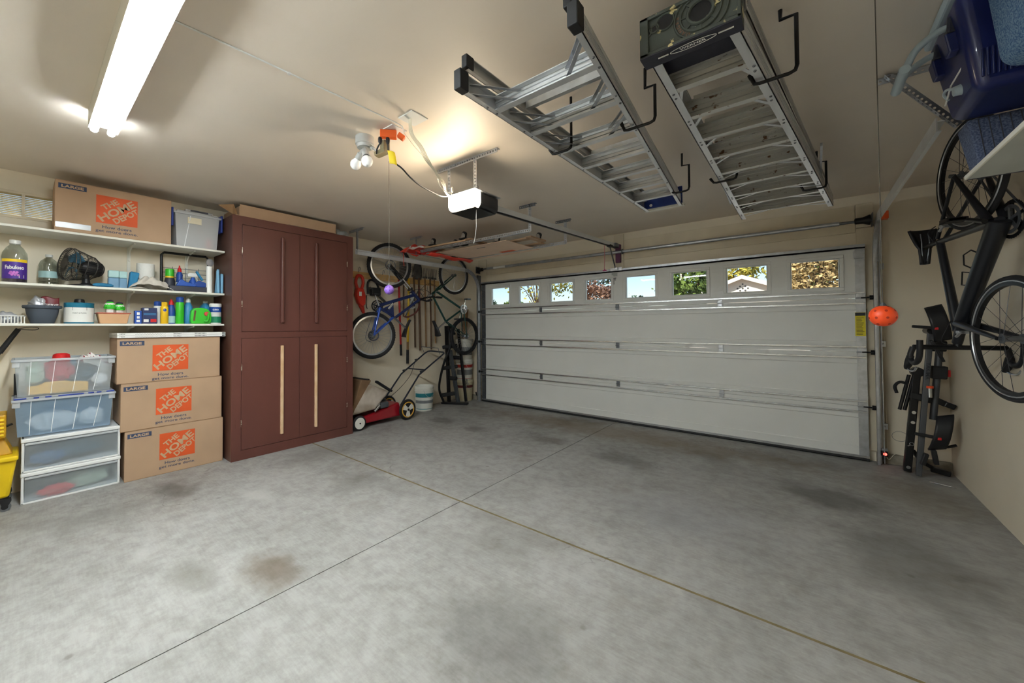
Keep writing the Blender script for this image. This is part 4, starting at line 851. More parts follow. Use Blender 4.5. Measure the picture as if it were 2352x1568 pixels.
pm('paint_teal', (34, 118, 148), .4, var=.05); pm('cap_red', (200, 30, 34), .4); pm('bag_silver', (176, 178, 184), .3, .3, var=.3, scale=12, bump=.4, bscale=20); pm('bag_maroon', (104, 22, 32), .35, var=.15); pm('foam_blue', (44, 122, 166), .8, var=.1); pm('rag', (206, 200, 190), .85, var=.12, scale=12, bump=.3, bscale=25)
pm('towel_white', (236, 236, 232), .85, var=.04, bump=.3, bscale=50); pm('caddy_dark', (52, 54, 66), .5); pm('brush_blue', (36, 82, 170), .45, var=.1); pm('paper_blue', (132, 182, 214), .8, var=.08, scale=8); pm('basket_white', (226, 226, 222), .5); pm('box_navy', (36, 48, 92), .5, var=.15); pm('label_teal', (50, 140, 150), .4)
# big purple-label cleaner jug
t = bottle('cleaner_jug', 'big clear jug of floor cleaner with a purple label', 'bottle', -.235, -5.46, Z2, [(.055, 0), (.066, .006), (.066, .17), (.068, .20), (.064, .235), (.045, .275), (.028, .295), (.028, .31)], 'pet_clear')
MB().lathe([(.060, .004), (.0635, .01), (.0635, .12), (0, .121)], (0, 0, 0), 24).build('liquid', 'liquid_dark', t, world=False, smooth=True)
MB().lathe([(.031, .305), (.031, .332), (.028, .335)], (0, 0, 0), 20).build('cap', 'white_plastic', t, world=False, smooth=True)
band(t, 'label', .0675, .03, .16, 'label_purple'); band(t, 'label_strip', .0680, .160, .182, 'label_yel')
tx = MB().text('Fabuloso', (0, 0, 0), (1, 0, 0), (0, 1, 0), .030, .105, bold=.03)
def wrap(m, r, zc, aim): m.v = [V((r*math.cos(v.x/r+R_(aim)), r*math.sin(v.x/r+R_(aim)), zc+v.y)) for v in m.v]; return m
wrap(tx, .0688, .118, 0).build('lettering', 'white_print', t, world=False)
fl_ = MB()
for i in range(9): fl_.cyl((.0675*math.cos(R_(-20+i*4.5)), .0675*math.sin(R_(-20+i*4.5)), .07+.012*math.sin(i*2.1)), (.069*math.cos(R_(-20+i*4.5)), .069*math.sin(R_(-20+i*4.5)), .07+.012*math.sin(i*2.1)), .008, n=7)
fl_.build('flower_print', 'flower_pink', t, world=False, kind='stuff')
wrap(MB().box(-.016, .016, -.012, .012, 0, .0001), .0684, .05, 32).build('bar_code', 'white_print', t, world=False)
t = bottle('water_jug', 'clear ribbed jug with a pale blue label behind the fan', 'bottle', -.405, -5.275, Z2, [(.05, 0), (.058, .006), (.06, .03), (.056, .04), (.06, .05), (.056, .06), (.06, .075), (.06, .13), (.055, .16), (.06, .175), (.05, .21), (.02, .24), (.02, .25)], 'pet_clear', extra=[('cap', [(.022, .248), (.022, .268), (0, .27)], 'white_plastic')])
band(t, 'label', .0612, .07, .125, 'pale_aqua', -80, 60)
# desk fan lying towards the wall
fn = thing('desk_fan', 'dusty black desk fan tilted on the middle shelf', 'fan', (-.27, -5.08, Z2))
fd = V((.35, -.93, .12)).normalized(); fc_ = V((-.28, -5.10, 1.868)); fa, fb = frame_of(fd)
def fpt(r, a, h): return fc_+fd*h+(fa*math.cos(a)+fb*math.sin(a))*r
for (r, h) in ((.135, .085), (.137, .06), (.12, .0), (.10, -.075), (.06, -.135)): MB().torus(fpt(0, 0, h), fd, r, .0035, 40, 6).build('cage_ring', 'fan_dark', fn, smooth=True)
for i in range(44):
    a = 2*math.pi*i/44
    MB().tube([fpt(.04, a, .098), fpt(.10, a, .098), fpt(.132, a, .08), fpt(.137, a, .06), fpt(.12, a, 0), fpt(.10, a, -.075), fpt(.055, a, -.14)], .0018, 4).build('cage_wire', 'fan_dark', fn)
MB().cyl(fpt(0, 0, .095), fpt(0, 0, .105), .045, n=24).build('front_badge', 'fan_dark', fn, smooth=True)
for i in range(4):
    a0 = i*math.pi/2
    MB().grid(lambda u, w: fpt(.03+.09*u, a0+.25+.9*w*(.6+.4*u), .02+.04*w), 6, 6).build('blade', 'fan_blade', fn, smooth=60, solid=.002)
MB().lathe([(.05, -.15), (.062, -.13), (.06, -.03), (.04, .0)], fc_, 24, fd).build('motor', 'black_plastic', fn, smooth=True)
MB().cyl((-.27, -5.06, Z2+.02), (-.27, -5.065, Z2+.11), .028, .022, 16).build('neck', 'black_plastic', fn, smooth=True)
MB().lathe([(.12, 0), (.118, .012), (.04, .026), (.03, .035)], (-.27, -5.06, Z2), 28).build('base', 'black_plastic', fn, smooth=True)
lump('blue_sponge', 'foam_blue', 'flat blue sponge mop head lying beside the fan', (-.16, -4.965, Z2+.018), (.025, .065, .018), 'sponge', 21, .08)
for y, h, lab in ((-4.895, .155, 'wider half-full bottle of blue washer fluid by the sponge'), (-4.833, .152, 'narrow half-full bottle of blue washer fluid by the foam block')):
    w_ = .036 if y < -4.85 else .027
    t = thing('fluid_bottle', lab, 'bottle', (-.20, y, Z2), group='blue fluid bottles')
    MB().box(-.03, .03, -w_, w_, 0, .09).build('liquid_body', 'wash_blue', t, world=False, bevel=.008)
    MB().box(-.03, .03, -w_, w_, .0905, h).build('upper_body', 'pale_aqua', t, world=False, bevel=.008)
solo(MB().hexa([(-.24, -4.80, Z2), (-.17, -4.80, Z2), (-.17, -4.745, Z2), (-.24, -4.745, Z2)], [(-.24, -4.785, Z2+.16), (-.17, -4.785, Z2+.16), (-.17, -4.72, Z2+.15), (-.24, -4.72, Z2+.15)]), 'foam_block', 'foam_blue', 'upright blue foam block beside the crumpled rags', 'foam block', bevel=.012, seg=3)
t = thing('paper_towel', 'roll of white paper towel behind the crumpled rags', 'paper towel', (-.33, -4.655, Z2))
MB().cyl((0, 0, 0), (0, 0, .255), .068, n=28).build('roll', 'towel_white', t, world=False, smooth=True)
MB().cyl((0, 0, .2551), (0, 0, .256), .02, n=16).build('core', 'cardboard_dark', t, world=False)
# crumpled rags: folded sheet pile
def ragf(u, w):
    x = -.26+.13*w; y = -4.79+.30*u; r = math.sin(math.pi*u)**.6*math.sin(math.pi*(.12+.88*(1-w)))
    return (x+.012*math.sin(14*u+5*w), y+.01*math.sin(11*w+3*u), Z2+.004+.125*r*(1-.25*u)+.010*math.sin(26*u+9*w)*r+.008*math.sin(17*w-8*u)*r)
solo(MB().grid(ragf, 54, 30), 'rag_pile', 'rag', 'crumpled off-white rags heaped on the middle shelf', 'rag', smooth=70, solid=.004)
solo(MB().grid(lambda u, w: (-.19+.05*w, -4.80+.13*u, Z2+.004+.014*math.sin(math.pi*u)*abs(math.sin(2.2*math.pi*w+.4))+.002), 24, 18), 'folded_rag', 'rag', 'small folded grey rag at the front of the middle shelf', 'rag', smooth=70, solid=.003)
# cleaning caddy
cdy = thing('cleaning_caddy', 'low dark plastic caddy holding blue brushes and sprays', 'caddy', (-.26, -4.36, Z2))
MB().box(-.13, -.125+.005, 0, .31, 0, .05).build('caddy_wall', 'caddy_dark', cdy, world=False) if False else None
MB().box(.115, .12, -.15, .155, 0, .052).build('front_wall', 'caddy_dark', cdy, world=False, bevel=.002)
MB().box(-.10, -.095, -.15, .155, 0, .052).build('back_wall', 'caddy_dark', cdy, world=False, bevel=.002)
for y in (-.15, .15): MB().box(-.10, .12, y, y+.005, 0, .052).build('end_wall', 'caddy_dark', cdy, world=False, bevel=.002)
MB().box(-.10, .12, -.15, .155, 0, .004).build('tray_floor', 'caddy_dark', cdy, world=False)
t = bottle('cleaner_bottle', 'tall dark bottle with a bright green cap in the caddy', 'bottle', -.30, -4.475, Z2+.006, [(.04, 0), (.043, .01), (.043, .10), (.036, .13), (.03, .14)], 'caddy_dark', extra=[('cap', [(.036, .14), (.036, .215), (.03, .22), (0, .221)], 'can_green'), ('collar', [(.0365, .132), (.0365, .148)], 'label_yel')])
t = bottle('bowl_cleaner', 'blue toilet cleaner bottle with a red spout in the caddy', 'bottle', -.22, -4.415, Z2+.006, [(.033, 0), (.035, .01), (.035, .09), (.03, .13), (.034, .16), (.022, .185), (.018, .19)], 'can_blue', sy=.8, extra=[('cap', [(.022, .188), (.02, .215), (.008, .235), (.008, .25), (0, .252)], 'cap_red'), ('label', [(.0357, .03), (.0357, .085)], 'white_print')])
t = thing('spray_bottle', 'blue spray bottle with a white trigger head in the caddy', 'spray bottle', (-.22, -4.305, Z2+.006))
MB().lathe([(.034, 0), (.036, .01), (.036, .09), (.02, .125), (.014, .145)], (0, 0, 0), 20).build('body', 'brush_blue', t, world=False, smooth=True)
MB().prism([(-.045, .15), (.03, .15), (.038, .165), (.03, .185), (-.03, .188), (-.05, .175)], -.012, .012, 'x').build('spray_head', 'white_plastic', t, world=False, bevel=.004)
MB().prism([(.012, .15), (.02, .15), (.045, .115), (.038, .112)], -.005, .005, 'x').build('trigger', 'white_plastic', t, world=False, bevel=.002)
t = thing('dust_brush', 'wide blue hand brush resting on the caddy rim', 'brush', (-.17, -4.38, Z2+.052))
MB().prism([(-.075, 0), (.075, 0), (.085, .02), (.0, .045), (-.03, .07), (-.05, .055)], -.02, .03, 'x').build('brush_block', 'brush_blue', t, world=False, bevel=.006)
t = thing('scrub_brush', 'navy scrub brush with a teal handle sticking up from the caddy', 'brush', (-.19, -4.24, Z2+.052))
MB().prism([(-.07, 0), (.035, 0), (.04, .045), (-.02, .07), (-.07, .03)], -.03, .02, 'x').build('brush_head', 'can_blue', t, world=False, bevel=.008)
MB().bar((0, .01, .07), (0, -.045, .16), .028, .02).build('handle', 'foam_blue', t, world=False, bevel=.007)
t = thing('foam_roll', 'white foam tube roll standing at the end of the middle shelf', 'roll', (-.155, -4.182, Z2))
MB().cyl((0, 0, 0), (0, 0, .268), .026, n=20).build('roll', 'white_print', t, world=False, smooth=True)
t = thing('strainer_scoop', 'small grey mesh scoop standing behind the white roll', 'scoop', (-.20, -4.165, Z2))
MB().cyl((0, 0, 0), (0, 0, .275), .004, n=8).build('handle', 'galv_dark', t, world=False)
MB().torus((0, 0, .315), (1, .35, 0), .036, .004, 24, 6).build('rim', 'galvanized', t, world=False, smooth=True)
MB().cyl((-.001, 0, .315), (.001, .0004, .315), .035, n=20).build('mesh_disc', 'galvanized', t, world=False)
for y, h, a, lab in ((-4.105, .24, .0, 'taller folded pale blue shop towel leaning by the cabinet side'), (-4.072, .20, .0, 'shorter folded pale blue shop towel against the cabinet side')):
    solo(MB().grid(lambda u, w: (-.24+.10*u, y+(.028 if h > .22 else .012)*math.sin(3.1*u+w)*.5+.006*w, Z2+h*w*(1-.04*math.sin(7*u))), 10, 8), 'shop_towel', 'paper_blue', lab, 'towel', 'blue shop towels', smooth=60, solid=.022)
# rod frame behind the caddy
rf_ = thing('wire_rack', 'black tube frame with wire grid at the back of the middle shelf', 'rack', (-.36, -4.33, Z2))
MB().tube([(-.36, -4.53, Z2), (-.36, -4.53, 2.06), (-.36, -4.51, 2.083), (-.36, -4.16, 2.083), (-.36, -4.135, 2.06), (-.36, -4.135, Z2)], .012, 10).build('tube_frame', 'black_metal', rf_, smooth=True)
for k in range(4): MB().cyl((-.37, -4.52, 1.80+k*.045), (-.37, -4.145, 1.80+k*.045), .0025, n=6).build('grid_wire', 'galv_dark', rf_)
for k in range(3): MB().cyl((-.37, -4.44+k*.11, 1.74), (-.37, -4.44+k*.11, 1.95), .0025, n=6).build('grid_wire', 'galv_dark', rf_)
# clear tote with blue latches on the top shelf
t2 = tote((-.14, -4.470, Z1), .37, .335, .30, 'small clear latching tote on the top shelf beside the big carton', 'tote_top', ribs=False)
MB().box(-.29, .002, .012, .358, .336, .352).build('lid', 'tote_top', t2, world=False, bevel=.005)
MB().box(-.10, .004, .08, .31, .352, .372).build('lid_handle', 'tote_top', t2, world=False, bevel=.008)
MB().box(.0, .006, .12, .27, .353, .368).build('handle_slot', 'caddy_dark', t2, world=False, bevel=.004)
for y in (-.030, .384): MB().box(-.10, .0, y, y+.018, .19, .365).build('latch', 'latch_blue', t2, world=False, bevel=.004)
MB().box(-.004, .0, .10, .215, .235, .295).build('paper_label', pm('paper_cream', (226, 218, 192), .7), t2, world=False)
MB().hexa([(-.018, .075, .005), (-.014, .075, .005), (-.014, .081, .005), (-.018, .081, .005)], [(-.0, .12, .31), (.003, .12, .31), (.003, .126, .31), (0, .126, .31)]).build('rib', 'rib_white', t2, world=False)
lump('red_case', 'coral', 'red plastic thing inside the small latching tote', (-.20, -4.175, Z1+.065), (.03, .025, .06), 'plastic case', 31, .06)
# lowest shelf
wb_ = thing('wire_basket', 'small white plastic basket of oddments at the left end of the lowest shelf', 'basket', (-.22, -5.49, Z3))
for k in range(12):
    y = -.10+k*.0165; MB().box(.055, .059, y, y+.006, 0, .058).build('slat', 'basket_white', wb_, world=False)
for k in range(6):
    x = -.06+k*.021; MB().box(x, x+.006, .083, .087, 0, .058).build('slat', 'basket_white', wb_, world=False)
MB().box(-.065, .062, -.12, .09, 0, .004).build('base', 'basket_white', wb_, world=False)
MB().box(.052, .064, -.12, .092, .054, .062).box(-.065, .064, .081, .092, .054, .062).build('rim', 'basket_white', wb_, world=False, bevel=.002)
lump('seed_packets', 'bag_silver', 'dark packets piled in the small white basket', (-.225, -5.50, Z3+.04), (.05, .075, .05), 'packets', 33, .2)
t = bottle('flower_pot', 'dark grey flower pot holding soil bags on the lowest shelf', 'flower pot', -.28, -5.31, Z3, [(.062, 0), (.066, .004), (.088, .075), (.094, .12), (.108, .124), (.112, .134), (.110, .146), (.100, .146), (.09, .12)], 'pot_grey', 32)
lump('soil_bag', 'bag_silver', 'silver seed bag stuffed into the grey flower pot', (-.27, -5.33, Z3+.16), (.05, .055, .055), 'bag', 35, .3)
b = thing('maroon_bag', 'maroon packet with white print standing in the grey flower pot', 'bag', (-.25, -5.27, Z3+.13))
MB().grid(lambda u, w: (.004+.012*math.sin(3*u)*(1-w*.5), -.05+.10*u, .0+.085*w+.008*math.sin(6*u)), 12, 8).build('packet', 'bag_maroon', b, world=False, smooth=60, solid=.012)
MB().text("McLaughlin", (.026, 0, .06), (0, 1, 0), (0, 0, 1), .014, .08).build('print', 'white_print', b, world=False) if False else MB().text("SERVE", (.027, .012, .022), (0, 1, 0), (0, 0, 1), .016, .07, bold=.02).build('print', 'white_print', b, world=False)
pc = thing('paint_can', 'teal and white paint can with a black lid knob', 'paint can', (-.265, -5.10, Z3))
MB().lathe([(.09, 0), (.092, .004), (.092, .168), (.094, .172), (.09, .176), (.03, .176)], (0, 0, 0), 36).build('can', 'paint_teal', pc, world=False, smooth=True)
band(pc, 'label', .0926, .012, .135, 'white_print', -100, 70)
MB().lathe([(.035, .176), (.03, .205), (.022, .21), (0, .211)], (0, 0, 0), 20).build('lid_knob', 'black_plastic', pc, world=False, smooth=True)
wrap(MB().box(-.045, .045, -.013, .013, 0, .0001), .0932, .125, -2).build('brand_plate', 'dark_print', pc, world=False)
wrap(MB().text('BEHR', (0, 0, 0), (1, 0, 0), (0, 1, 0), .016, .07, bold=.03), .0935, .125, -2).build('brand_lettering', 'white_print', pc, world=False)
wrap(MB().text('PAINT & PRIMER', (0, 0, 0), (1, 0, 0), (0, 1, 0), .009, .085), .0932, .088, -2).build('lettering', 'dark_print', pc, world=False)
wrap(MB().text('DURABLE EXTERIOR', (0, 0, 0), (1, 0, 0), (0, 1, 0), .005, .08), .0932, .072, -2).build('lettering', 'dark_print', pc, world=False) if False else None
MB().torus((0, -.093, .16), (0, 1, 0), .008, .003, 12, 6).build('bail_ear', 'galvanized', pc, world=False)
tb_ = thing('plastic_tub', 'tan plastic tub of seed packets on the lowest shelf', 'tub', (-.235, -4.89, Z3))
MB().hexa([(-.07, -.088, 0), (.055, -.088, 0), (.055, .088, 0), (-.07, .088, 0)], [(-.085, -.105, .09), (.07, -.105, .09), (.07, .105, .09), (-.085, .105, .09)]).build('tub_body', 'tub_tan', tb_, world=False, bevel=.008, seg=3)
MB().box(-.09, .076, -.112, .112, .088, .096).build('rim', pm('rim_red', (196, 96, 78), .5), tb_, world=False, bevel=.003)
for k, (x, y, h, m, lab) in enumerate(((-.20, -4.915, .07, 'tub_tan', 'pale cup of seeds wrapped in green film in the tan tub'), (-.22, -4.85, .055, 'cloth_mint', 'small light pouch tied with green film in the tan tub'))):
    t = thing('seed_pot', lab, 'pot', (x, y, Z3+.097), group='seed pots in the tan tub')
    MB().lathe([(.026, 0), (.034, h), (.03, h+.012), (0, h+.014)], (0, 0, 0), 16).build('cup', 'white_print', t, world=False, smooth=True)
    MB().lathe([(.040, h*.45), (.038, h*.55), (.042, h*.65), (.036, h*.95), (.02, h+.03)], (0, 0, 0), 11).build('film', 'jug_green', t, world=False)
    MB().ball((0, 0, h+.03), .018, 10, 6, (1.4, 1.4, .7)).build('knot', 'caddy_dark', t, world=False, smooth=True)
def pbox(name, label, y0, y1, h, d, mat, prints):
    t = thing(name, label, 'box', (-.175, (y0+y1)/2, Z3), group='small cartons on the lowest shelf'); w = (y1-y0)/2
    MB().box(-d, 0, -w, w, 0, h).build('carton', mat, t, world=False, bevel=.002)
    for (nm, a, b, c, e, m) in prints: MB().box(0, .0006, -w+a*2*w, -w+b*2*w, c*h, e*h).build(nm, m, t, world=False)
pbox('bulb_box', 'small upright navy light-bulb box on the lowest shelf', -4.752, -4.703, .118, .05, 'brush_blue', [('bulb_print', .3, .7, .68, .88, 'white_print'), ('bulb_print', .3, .7, .40, .58, 'white_print'), ('bulb_print', .25, .75, .12, .30, 'white_print')])
pbox('bulb_carton', 'larger dark navy carton with oval prints next to the yellow can', -4.698, -4.592, .148, .09, 'box_navy', [('text_block', .08, .92, .55, .58, 'sky_blue'), ('text_block', .08, .92, .63, .66, 'sky_blue'), ('bar_code', .12, .40, .84, .96, 'white_print'), ('oval_print', .08, .42, .10, .28, 'white_print'), ('oval_print', .55, .95, .10, .30, 'cap_red')])
def spray(name, label, y, r, h, mat, capm, x=-.20, capr=None, lab=None):
    capr = capr or r*.92
    t = bottle(name, label, 'spray can', x, y, Z3, [(r*.94, 0), (r, .004), (r, h*.76), (r*.9, h*.80)], mat, 22, extra=[('cap', [(capr, h*.80), (capr, h*.97), (capr*.75, h), (0, h)], capm)])
    if lab: band(t, 'label', r*1.006, h*.2, h*.6, lab, -60, 50)
    return t
spray('aerosol_can', 'blue and white aerosol can half hidden behind the yellow can', -4.572, .031, .215, 'white_print', 'can_blue', -.27)
t = spray('furniture_polish', 'yellow furniture polish spray can', -4.535, .031, .205, 'can_yellow', 'can_yellow', -.19, .024)
wrap(MB().cyl((0, 0, 0), (0, 0, .0002), .014, n=16), .0315, .13, -5).build('round_mark', 'can_blue', t, world=False)
t = bottle('bowl_cleaner', 'blue and aqua cleaner bottle with a red cap on the lowest shelf', 'bottle', -.215, -4.478, Z3, [(.031, 0), (.033, .006), (.033, .10), (.03, .14), (.022, .175), (.016, .185)], 'can_blue', extra=[('cap', [(.021, .183), (.018, .21), (.006, .235), (0, .238)], 'cap_red'), ('label', [(.0337, .01), (.0337, .075)], 'pale_aqua')])
spray('disinfectant_can', 'bright green disinfectant spray can with a navy cap', -4.415, .034, .262, 'can_green', 'can_blue', -.19)
t = bottle('detergent_bottle', 'slim blue detergent bottle with a white cap behind the green jug', 'bottle', -.25, -4.335, Z3, [(.04, 0), (.045, .008), (.045, .10), (.038, .17), (.022, .205), (.016, .215)], 'sky_blue', extra=[('cap', [(.022, .214), (.02, .238), (.012, .252), (0, .254)], 'white_plastic')])
t = bottle('detergent_bottle', 'wide blue jug with a white cap at the back near the cabinet', 'bottle', -.36, -4.16, Z3, [(.06, 0), (.065, .01), (.065, .13), (.05, .18), (.02, .215), (.018, .22)], 'sky_blue', extra=[('cap', [(.02, .218), (.02, .24), (0, .242)], 'white_plastic')])
gj = thing('weed_killer_jug', 'lime green jug with a red cap lying against the wipes tub', 'jug', (-.20, -4.245, Z3))
MB().prism([(-.088, .012), (-.075, 0), (.07, 0), (.085, .02), (.088, .06), (.082, .115), (.055, .15), (.0, .162), (-.05, .158), (-.085, .13), (-.09, .06)], -.05, .045, 'x').build('jug_body', 'jug_green', gj, world=False, bevel=.014, seg=4, smooth=True)
MB().tube(bez([(.05, .02, .03), (.058, .045, .03), (.06, .055, .07), (.05, .05, .105)], 6), .012, 8).build('grip', 'jug_green', gj, world=False, smooth=True)
MB().cyl((.046, .038, .10), (.062, .042, .102), .02, n=18).build('cap', 'coral', gj, world=False, smooth=True)
MB().prism([(-.07, .03), (-.055, .03), (-.045, .13), (-.06, .135)], .045, .0465, 'x').build('label', 'wood_brown', gj, world=False)
wt = thing('wipes_tub', 'white canister of disinfecting wipes with a blue and green label', 'canister', (-.20, -4.112, Z3))
MB().lathe([(.05, 0), (.053, .004), (.053, .175), (.055, .178), (.055, .20), (.05, .208), (0, .208)], (0, 0, 0), 28).build('canister', 'white_print', wt, world=False, smooth=True)
band(wt, 'green_label', .0535, .012, .075, pm('label_green', (34, 132, 96), .4), -100, 60); band(wt, 'blue_label', .0535, .12, .172, 'can_blue', -100, 60)
wrap(MB().text('CLOROX', (0, 0, 0), (1, 0, 0), (0, 1, 0), .015, .055, bold=.03), .0542, .145, -12).build('lettering', 'white_print', wt, world=False)
# ------------------------------------------------------------------ bicycles
pm('tire', (30, 30, 33), .75, var=.2, scale=30); pm('rim_silver', (196, 198, 202), .3, .8, var=.05); pm('rim_black', (34, 35, 38), .35, .3); pm('spoke', (190, 192, 196), .3, .8)
pm('frame_blue', (26, 42, 92), .32, .2, var=.1, coat=.4); pm('fork_blue', (40, 82, 176), .32, .2, var=.1, coat=.4); pm('frame_green', (22, 66, 58), .3, .3, var=.1, coat=.4); pm('frame_black', (26, 28, 34), .34, .2, var=.15, coat=.2); pm('saddle_black', (24, 24, 28), .5, var=.2)
def wheel(par, name, y, z, r, tr, rim_d, nsp, hub_w, rim_mat='rim_silver', knob=True, x=0., spoke_mat='spoke', tire_mat='tire'):
    w = MB().torus((x, y, z), (1, 0, 0), r-tr, tr, 56, 10)
    if knob:
        for k in range(56):
            a = 2*math.pi*k/56
            for sx_ in (-.55, .55):
                c = V((x+sx_*tr, y+math.cos(a)*(r-tr*.28), z+math.sin(a)*(r-tr*.28))); d = V((0, math.cos(a), math.sin(a))); w.bar(c-d*.003, c+d*.006, .009, .009)
    o = w.build(name, tire_mat, par, world=False, smooth=45)
    MB().tube([(x, y+(r-2*tr-rim_d*.35)*math.cos(2*math.pi*k/56), z+(r-2*tr-rim_d*.35)*math.sin(2*math.pi*k/56)) for k in range(56)], .01, closed=True, prof=[(-.011, rim_d*.5), (.011, rim_d*.5), (.007, -rim_d*.5), (-.007, -rim_d*.5)] if False else [(rim_d*.5, -.011), (rim_d*.5, .011), (-rim_d*.5, .007), (-rim_d*.5, -.007)], hint=(1, 0, 0)).build('rim', rim_mat, o, world=False, smooth=40)
    s = MB()
    for k in range(nsp):
        a = 2*math.pi*(k+.5)/nsp; b = a+(.55 if k % 2 else -.55)*(1 if k % 4 < 2 else 1); e = 1 if (k//2) % 2 else -1
        s.cyl((x+e*hub_w*.36, y+.022*math.cos(b), z+.022*math.sin(b)), (x, y+(r-2*tr-rim_d*.6)*math.cos(a), z+(r-2*tr-rim_d*.6)*math.sin(a)), .0013, n=4, caps=False)
    s.build('spokes', spoke_mat, o, world=False, kind='stuff')
    MB().cyl((x-hub_w/2, y, z), (x+hub_w/2, y, z), .009, n=10).cyl((x-hub_w*.4, y, z), (x+hub_w*.4, y, z), .016, n=14).cyl((x-hub_w*.38, y, z), (x-hub_w*.34, y, z), .027, n=16).cyl((x+hub_w*.34, y, z), (x+hub_w*.38, y, z), .027, n=16).build('hub', 'galv_dark', o, world=False, smooth=True)
    return o
def tubes(par, name, mat, segs, n=12, **k):
    for (p, q, r0, r1) in segs: MB().cyl(p, q, r0, r1, n).build(name, mat, par, world=False, smooth=True)
def disc(par, name, mat, y, z, r, x, ri=0.):
    m = MB()
    if ri: m.torus((x, y, z), (1, 0, 0), (r+ri)/2, (r-ri)/2, 32, 4)
    else: m.cyl((x-.001, y, z), (x+.001, y, z), r, n=32)
    return m.build(name, mat, par, world=False)
def chainring(par, mat, y, z, r, x):
    m = MB(); n = 40
    vs = [(x-.0015, y+(r+(.003 if k % 2 else 0))*math.cos(2*math.pi*k/(2*n)), z+(r+(.003 if k % 2 else 0))*math.sin(2*math.pi*k/(2*n))) for k in range(2*n)]
    vi = [(x-.0015, y+(r-.018)*math.cos(2*math.pi*k/(2*n)), z+(r-.018)*math.sin(2*math.pi*k/(2*n))) for k in range(2*n)]
    m.add(vs+vi, [(k, (k+1) % (2*n), 2*n+(k+1) % (2*n), 2*n+k) for k in range(2*n)])
    o = m.build('chainring', mat, par, world=False, solid=.003)
    for k in range(5): a = k*2*math.pi/5+.3; MB().bar((x, y, z), (x, y+(r-.014)*math.cos(a), z+(r-.014)*math.sin(a)), .005, .016).build('spider_arm', mat, o, world=False)
    return o
def pedal(par, p, mat='black_plastic'):
    p = V(p); MB().box(p.x-.045, p.x+.045, p.y-.04, p.y+.04, p.z-.012, p.z-.006).box(p.x-.045, p.x+.045, p.y-.04, p.y+.04, p.z+.006, p.z+.012).box(p.x-.045, p.x-.035, p.y-.04, p.y+.04, p.z-.012, p.z+.012).box(p.x+.035, p.x+.045, p.y-.04, p.y+.04, p.z-.012, p.z+.012).cyl((p.x-.045, p.y, p.z), (p.x+.05, p.y, p.z), .009, n=8).build('pedal', mat, par, world=False, bevel=.002)
def saddle(par, tail, nose, up, w, mat='saddle_black'):
    tail = V(tail); nose = V(nose); d = nose-tail; L = d.length; d.normalize(); up = V(up); side = d.cross(up).normalized(); up = side.cross(d).normalized()
    def f(u, v_):
        hw = w*(.5*(1-min(1, u*1.9))**.6*.62+.19) if u < .53 else w*.19*(1-.35*(u-.53)/.47)
        hw = max(hw, .01); s_ = (v_-.5)*2; th = s_*1.35
        return tail+d*(u*L)+side*(hw*math.sin(th)/math.sin(1.35))+up*(.035*(math.cos(th)-1)-.012*math.sin(math.pi*u))
    m = MB().grid(f, 18, 12); o = m.build('saddle', mat, par, world=False, smooth=70, solid=.018)
    return o
# blue mountain bike -------------------------------------------------
BM = Matrix.Translation((-.2, -1.9, 0)) @ Matrix.Rotation(R_(-20), 4, 'Z')
bk = thing('mountain_bike', 'dark blue full-suspension mountain bike hung nose-up beside the brown cabinet', 'bicycle', M=BM, group='bicycles hung on the left wall')
FH, RH, HD, BB, SCl = V((0, .004, 2.238)), V((0, -.246, 1.218)), V((0, .397, 1.823)), V((0, -.17, 1.644)), V((0, .07, 1.476))
wheel(bk, 'front_wheel', FH.y, FH.z, .335, .026, .022, 32, .10); wheel(bk, 'rear_wheel', RH.y, RH.z, .338, .027, .022, 32, .13)
cr = FH.lerp(HD, .80)
for e in (-1, 1):
    tubes(bk, 'fork_leg', 'black_metal', [(FH+V((e*.052, 0, 0)), FH.lerp(HD, .45)+V((e*.058, 0, 0)), .017, .019)])
    tubes(bk, 'fork_stanchion', 'chrome', [(FH.lerp(HD, .45)+V((e*.058, 0, 0)), cr+V((e*.058, 0, 0)), .014, .014)])
MB().bar(cr-V((.075, 0, 0)), cr+V((.075, 0, 0)), .035, .04).build('fork_crown', 'black_metal', bk, world=False, bevel=.006)
hd2 = HD+(HD-FH).normalized()*.10
tubes(bk, 'head_tube', 'frame_blue', [(cr.lerp(HD, .3), hd2, .024, .024)])
h1 = HD+V((0, .01, -.01))
tubes(bk, 'down_tube', 'frame_blue', [(HD, BB, .023, .025)]); tubes(bk, 'top_tube', 'frame_blue', [(hd2, SCl+V((0, .02, .0)), .021, .02)]); tubes(bk, 'seat_tube', 'frame_blue', [(BB, SCl, .019, .019)])
for e in (-1, 1):
    tubes(bk, 'swingarm', 'fork_blue', [(BB+V((e*.04, .02, -.03)), RH+V((e*.066, 0, 0)), .019, .012)])
    tubes(bk, 'seat_stay', 'fork_blue', [(SCl+V((e*.03, -.02, .0)), RH+V((e*.066, 0, 0)), .014, .010)])
tubes(bk, 'rear_shock', 'black_metal', [(BB.lerp(SCl, .45), HD.lerp(BB, .55), .014, .014)]); tubes(bk, 'shock_spring', 'steel_bright', [(BB.lerp(SCl, .5).lerp(HD.lerp(BB, .55), .25), BB.lerp(SCl, .5).lerp(HD.lerp(BB, .55), .75), .022, .022)])
MB().prism([(SCl.y, SCl.z+.0), (BB.y+.03, BB.z-.06), (HD.lerp(BB, .6).y, HD.lerp(BB, .6).z-.03)], -.012, .012, 'x').build('gusset', 'frame_blue', bk, world=False)
tubes(bk, 'seatpost', 'galv_dark', [(SCl, V((0, .25, 1.32)), .014, .014)])
saddle(bk, (0, .235, 1.18), (0, .33, 1.44), (0, .9, -.35), .15)
